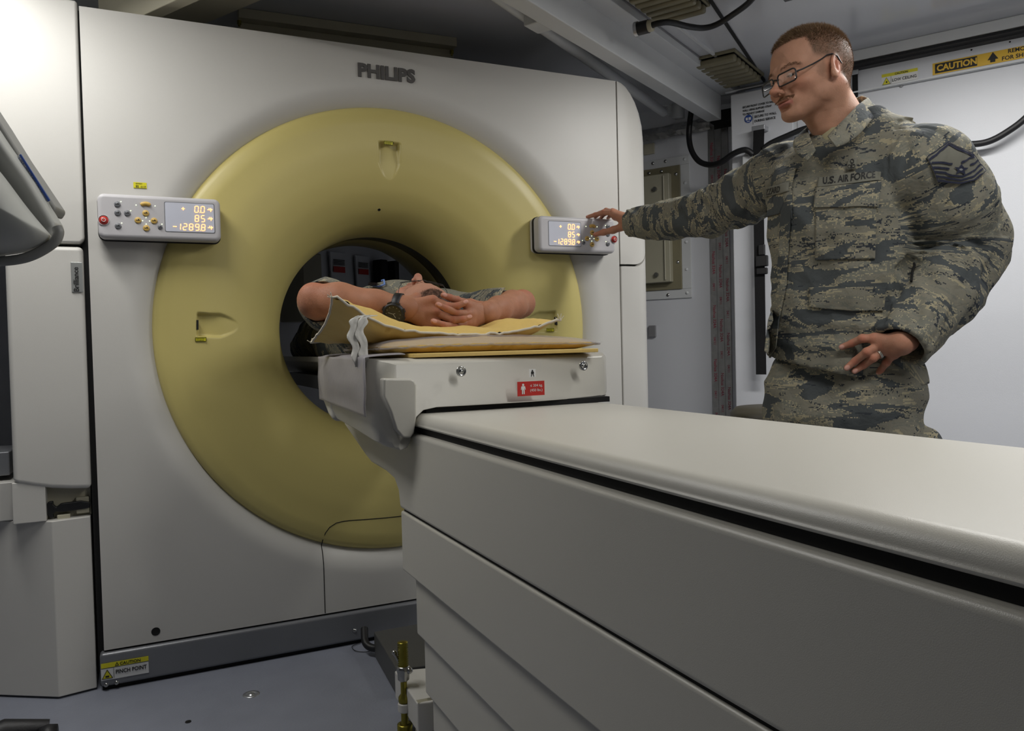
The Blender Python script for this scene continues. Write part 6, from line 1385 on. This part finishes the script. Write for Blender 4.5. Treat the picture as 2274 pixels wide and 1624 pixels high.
LFs = [[c5Y(640, 610, 1.995), c5Y(860, 700, 1.968), c5Y(990, 690, 1.958), c5Y(1105, 642, 1.955)],
       [c5Y(690, 790, 1.990), c5Y(930, 890, 1.962), c5Y(1060, 880, 1.952), c5Y(1155, 850, 1.952)],
       [c5Y(680, 920, 1.992), c5Y(870, 1050, 1.964), c5Y(980, 1062, 1.956), c5Y(1065, 1050, 1.955)],
       [c5Y(620, 1010, 2.003), c5Y(780, 1100, 1.985), c5Y(880, 1110, 1.980), c5Y(950, 1105, 1.98)]]
RFs = [[c5Y(1120, 680, 1.998), c5Y(985, 612, 1.985), c5Y(880, 575, 1.976), c5Y(785, 540, 1.972)],
       [c5Y(1130, 810, 1.990), c5Y(975, 790, 1.966), c5Y(830, 730, 1.950), c5Y(710, 672, 1.946)],
       [c5Y(1120, 920, 1.992), c5Y(950, 985, 1.968), c5Y(790, 960, 1.950), c5Y(645, 905, 1.948)],
       [c5Y(1080, 1010, 2.002), c5Y(850, 1085, 1.978), c5Y(690, 1080, 1.968), c5Y(550, 1045, 1.966)]]
wL_, wR_ = OYP(893, 684, 2.025), OYP(1082, 694, 2.035)
LTm = [OYP(905, 672, 2.03), OYP(925, 662, 2.05), OYP(950, 662, 2.07), OYP(968, 662, 2.08)]; RTm = [OYP(1065, 682, 2.04), OYP(1045, 675, 2.06), OYP(1025, 672, 2.08), OYP(1010, 670, 2.09)]
elLp, elRp = OYP(700, 664, 2.155), OYP(1158, 672, 2.20)
pl_h = hand_mesh(wL_, wL_ + (elLp - wL_) * 0.12, LFs, LTm, A_(cdir(0, -0.25, -1)), 1.04, skin=SK2); pr_h = hand_mesh(wR_, wR_ + (elRp - wR_) * 0.15, RFs, RTm, A_(cdir(0, -0.25, -1)), 1.04, skin=SK2)
shLp, shRp = Vector((0.60, 2.43, 1.09)), Vector((0.985, 2.43, 1.09))
ls = SDF((0.28, 1.95, 0.86), (1.30, 4.0, 1.30), 0.005)
def fore(el, wr, r0, r1, rw, bul):
    m1 = el + (wr - el) * 0.28; m2 = el + (wr - el) * 0.7; ls.chain([el, m1, m2, wr], [r0, r1, (r1 + rw) / 2, rw], 0.02); ls.cone(wr, wr + (wr - el) * 0.08, rw, rw, 0.02)
fore(elLp, wL_, 0.040, 0.048, 0.030, 0); fore(elRp, wR_, 0.036, 0.042, 0.028, 0)
ls.ell(elLp + np.array([-0.008, 0, 0.006]), (0.032, 0.036, 0.036), 0.015); ls.ell(elRp + np.array([0.010, 0, 0.002]), (0.030, 0.034, 0.034), 0.015)
ls.cone(elLp + np.array([0.0, 0.01, -0.012]), shLp, 0.043, 0.054, 0.02); ls.cone(elRp + np.array([0.0, 0.01, -0.008]), shRp, 0.040, 0.054, 0.02)
ls.cone(shLp, shRp, 0.06, 0.06, 0.04); ls.cone((TC, 2.5, 1.04), (TC, 2.95, 1.03), 0.09, 0.085, 0.03)
ls.cone((TC, 2.36, 1.09), nbP, 0.06, 0.055, 0.03)
for q in (-1, 1): ls.cone((TC + q * 0.09, 3.0, 1.02), (TC + q * 0.09, 3.42, 1.04), 0.07, 0.055, 0.03); ls.cone((TC + q * 0.09, 3.42, 1.04), (TC + q * 0.09, 3.8, 1.02), 0.055, 0.04, 0.03)
lv, lq = ls.mesh(); lv = laplace(lv, lq, 2); lc = rgba(SK2, len(lv)); jit = vnoise(lv[:, 0] * 40, lv[:, 1] * 40, lv[:, 2] * 40, 2); blend(lc, S(160, 100, 72), 0.25 + 0.2 * jit)
for e in (elLp, elRp): blend(lc, S(186, 100, 82), 0.35 * np.exp(-np.sum((lv - e - np.array([0, 0, 0.03])) ** 2, 1) / 0.04 ** 2))
V, Q, CO = joinmesh([(p2w(hv2), hq2, hc2), pl_h, pr_h, (lv, lq, lc)])
pat = np_mesh('person', V, Q, 'skin', None, {'col': ('FLOAT_COLOR', CO)})
tag(pat, 'person lying on the table in camouflage with hands clasped behind the head', 'person')
hrv, hrf, hrc = hair_strands(hv2, S(74, 56, 44), S(70, 54, 44), 12000, 4, 0.005); np_mesh('hair', p2w(hrv), hrf, 'hairs', pat, {'col': ('FLOAT_COLOR', hrc)})
glasses(pat, p2w, zc=-0.002, hw=0.026, hh=0.014, xl_=0.106, rim=0.0009, thin=True)
# arm hair
rngh = np.random.RandomState(11)
tF = [limb_coords(lv, [wL_, elLp]), limb_coords(lv, [wR_, elRp])]; ok = np.zeros(len(lv), bool)
for t, an, dd, si in tF: ok |= (dd < 0.06) & (t > 0.02)
ids = rngh.choice(np.nonzero(ok)[0], 2600); p = lv[ids]; ax_ = np.where((p[:, :1] < TC), A_(wL_ - elLp) / np.linalg.norm(wL_ - elLp), A_(wR_ - elRp) / np.linalg.norm(wR_ - elRp)); cen = np.where(p[:, :1] < TC, (wL_ + elLp) / 2, (wR_ + elRp) / 2)
dn = p - cen; dn -= ax_ * np.sum(dn * ax_, 1)[:, None]; dn /= np.linalg.norm(dn, axis=1)[:, None]; dr_ = -ax_ * 0.3 + dn * 0.35 + rngh.normal(0, 0.3, p.shape) + np.array([0, 0, -0.4]); dr_ /= np.linalg.norm(dr_, axis=1)[:, None]; sd_ = np.cross(dr_, dn); sd_ /= np.linalg.norm(sd_, axis=1)[:, None]
Vh = np.stack([p + sd_ * 0.00010, p - sd_ * 0.00010, p + dr_ * 0.006], 1).reshape(-1, 3); np_mesh('arm_hair', Vh, np.arange(len(Vh)).reshape(-1, 3), 'hairs', pat, {'col': ('FLOAT_COLOR', rgba(S(130, 92, 66), len(Vh)))})
# patient's uniform
us = SDF((0.30, 2.15, 0.84), (1.30, 3.95, 1.32), 0.0075)
us.cone((TC - 0.13, 2.50, 1.07), (TC + 0.13, 2.50, 1.07), 0.115, 0.115, 0.0); us.cone((TC - 0.09, 2.75, 1.05), (TC + 0.09, 2.75, 1.05), 0.125, 0.125, 0.05); us.cone((TC - 0.08, 3.0, 1.03), (TC + 0.08, 3.0, 1.03), 0.11, 0.11, 0.05)
us.cone(shLp, A_(shLp) * 0.25 + elLp * 0.75, 0.078, 0.070, 0.03); us.cone(shRp, A_(shRp) * 0.28 + elRp * 0.72, 0.075, 0.062, 0.03)
for q in (-1, 1): us.cone((TC + q * 0.09, 3.0, 1.02), (TC + q * 0.1, 3.42, 1.06), 0.10, 0.08, 0.04); us.cone((TC + q * 0.1, 3.42, 1.06), (TC + q * 0.1, 3.80, 1.0), 0.08, 0.06, 0.04)
us.ell((TC - 0.04, 2.44, 1.16), (0.10, 0.08, 0.05), 0.04)
for e, s_, r in ((elLp, shLp, 0.060), (elRp, shRp, 0.054)):
    e = A_(e); u = A_(s_) - e; u /= np.linalg.norm(u); us.cone(e, e + u * 0.13, r, r, 0.003, 's')
us.cone(nbP - Y_ * 0.12, nbP + Y_ * 0.06, 0.08, 0.062, 0.01, 's')
idx, (px_, py_, pz_) = us.near(0.03); us.D[idx] -= (0.008 * ridge(vnoise(px_ * 14, py_ * 9, pz_ * 14, 51))).astype(np.float32)
uv_, uq = us.mesh(); uv_ = laplace(uv_, uq, 1); np_mesh('uniform', uv_, uq, 'camo', pat, {'rest': ('FLOAT_VECTOR', uv_[:, [0, 2, 1]] + 9)})
def ubvh(): return BVHTree.FromPolygons([tuple(v) for v in uv_], [tuple(int(i) for i in f) for f in uq])
UB_ = ubvh()
k4 = 300 / 1624; c4 = lambda x, y: (600 + x * k4, 500 + y * k4)
def uhit(x, y, o=0.004): return hitpx(x, y, o, UB_, 2.3)
b = MB(); b.tube([uhit(*c4(x, y), 0.008) for x, y in ((1230, 745), (1320, 760), (1385, 735), (1375, 690), (1345, 700))], 0.0032, 8); b.build('lanyard', mat('pale_blue_cord', S(110, 140, 200), 0.6), pat)
b = MB(); b.add([uhit(*c4(x, y), 0.006) for x, y in ((1185, 690), (1260, 690), (1330, 730), (1230, 752), (1185, 740))], [(0, 1, 2, 3, 4)]); b.build('pocket_opening', 'navy', pat)
# wrist watch
wx = A_(wL_) + (elLp - wL_) * 0.045; u = Vector(elLp - wL_).normalized(); n0 = cdir(-0.05, -0.05, -1); n0 = (n0 - u * n0.dot(u)).normalized(); t0 = u.cross(n0)
b = MB(); vs = []; NW = 36
for (off, rr3) in ((-0.011, 0.0338), (-0.010, 0.0365), (0.010, 0.0365), (0.011, 0.0338)):
    for k in range(NW): a = 2 * math.pi * k / NW; vs.append(Vector(wx) + u * off + n0 * math.cos(a) * rr3 + t0 * math.sin(a) * (rr3 + 0.002))
b.add(vs, [(j * NW + k, j * NW + (k + 1) % NW, (j + 1) * NW + (k + 1) % NW, (j + 1) * NW + k) for j in range(3) for k in range(NW)], 0, True); wt = b.build('wristwatch', 'rubber', pat); wt['label'] = 'black digital and analogue wristwatch'
tt = Vector((0, 0, -1)); nw = (n0 * 0.93 + t0 * (0.38 if t0.z < 0 else -0.38)).normalized(); cw = Vector(wx) + nw * 0.041; cw = cw + Vector((0, 0, -0.006))
b = MB(); b.lathe([(0.028, -0.008), (0.0295, -0.002), (0.029, 0.004), (0.0255, 0.007), (0.0225, 0.007), (0.022, 0.0035)], cw, nw, 36)
for k in range(8): a = k * math.pi / 4 + 0.39; e1 = nw.cross(u).normalized(); b.box(cw + (u * math.cos(a) + e1 * math.sin(a)) * 0.029, 0.010, 0.006, 0.009, (e1 * math.cos(a) - u * math.sin(a), u * math.cos(a) + e1 * math.sin(a), nw))
b.build('watch_case', 'rubber', wt)
b = MB(); b.lathe([(0.0225, 0.0035), (0.0001, 0.0036)], cw, nw, 32); b.build('watch_dial', mat('dark_watch_dial', S(44, 42, 38), 0.3), wt)
e1 = nw.cross(u).normalized(); b = MB()
for ang, L in ((2.2, 0.012), (-0.2, 0.014), (3.6, 0.006)): d = u * math.cos(ang) + e1 * math.sin(ang); b.box(cw + nw * 0.0045 + d * L / 2, L, 0.0014, 0.0006, (d, nw.cross(d), nw))
for k in range(12): a = k * math.pi / 6; d = u * math.cos(a) + e1 * math.sin(a); b.box(cw + nw * 0.0042 + d * 0.019, 0.003, 0.001, 0.0005, (d, nw.cross(d), nw))
b.build('watch_hands', 'badge', wt)
# stool behind the standing person
r = thing('stool', P(1672, 960, 2.75) * 1.0, 'dark round stool behind the standing person, its seat just above the table edge', 'stool')
c = onY(1676, 915, 2.3); c = P(1722, 925, 2.7); c = Vector((c.x, c.y, 0)); szt = P(1675, 905, 2.7).z
b = MB(); b.lathe([(0.0001, szt), (0.13, szt), (0.15, szt - 0.02), (0.15, szt - 0.06), (0.13, szt - 0.075), (0.0001, szt - 0.075)], c, Z_, 40); b.build('seat', mat('dark_olive_vinyl', S(62, 58, 46), 0.5), r)
b = MB(); b.lathe([(0.025, szt - 0.075), (0.025, 0.1), (0.05, 0.08)], c, Z_, 20); b.build('column', 'steel', r)
for k in range(5):
    a = 2 * math.pi * k / 5; d = Vector((math.cos(a), math.sin(a), 0)); b = MB(); b.tube([c + Z_ * 0.09, c + d * 0.24 + Z_ * 0.06], [0.022, 0.014], 10); b.build('leg', 'black', r); b = MB(); b.lathe([(0.0001, -0.015), (0.028, -0.015), (0.028, 0.015), (0.0001, 0.015)], c + d * 0.24 + Z_ * 0.029, Vector((-d.y, d.x, 0)), 16); b.build('caster', 'rubber', r)
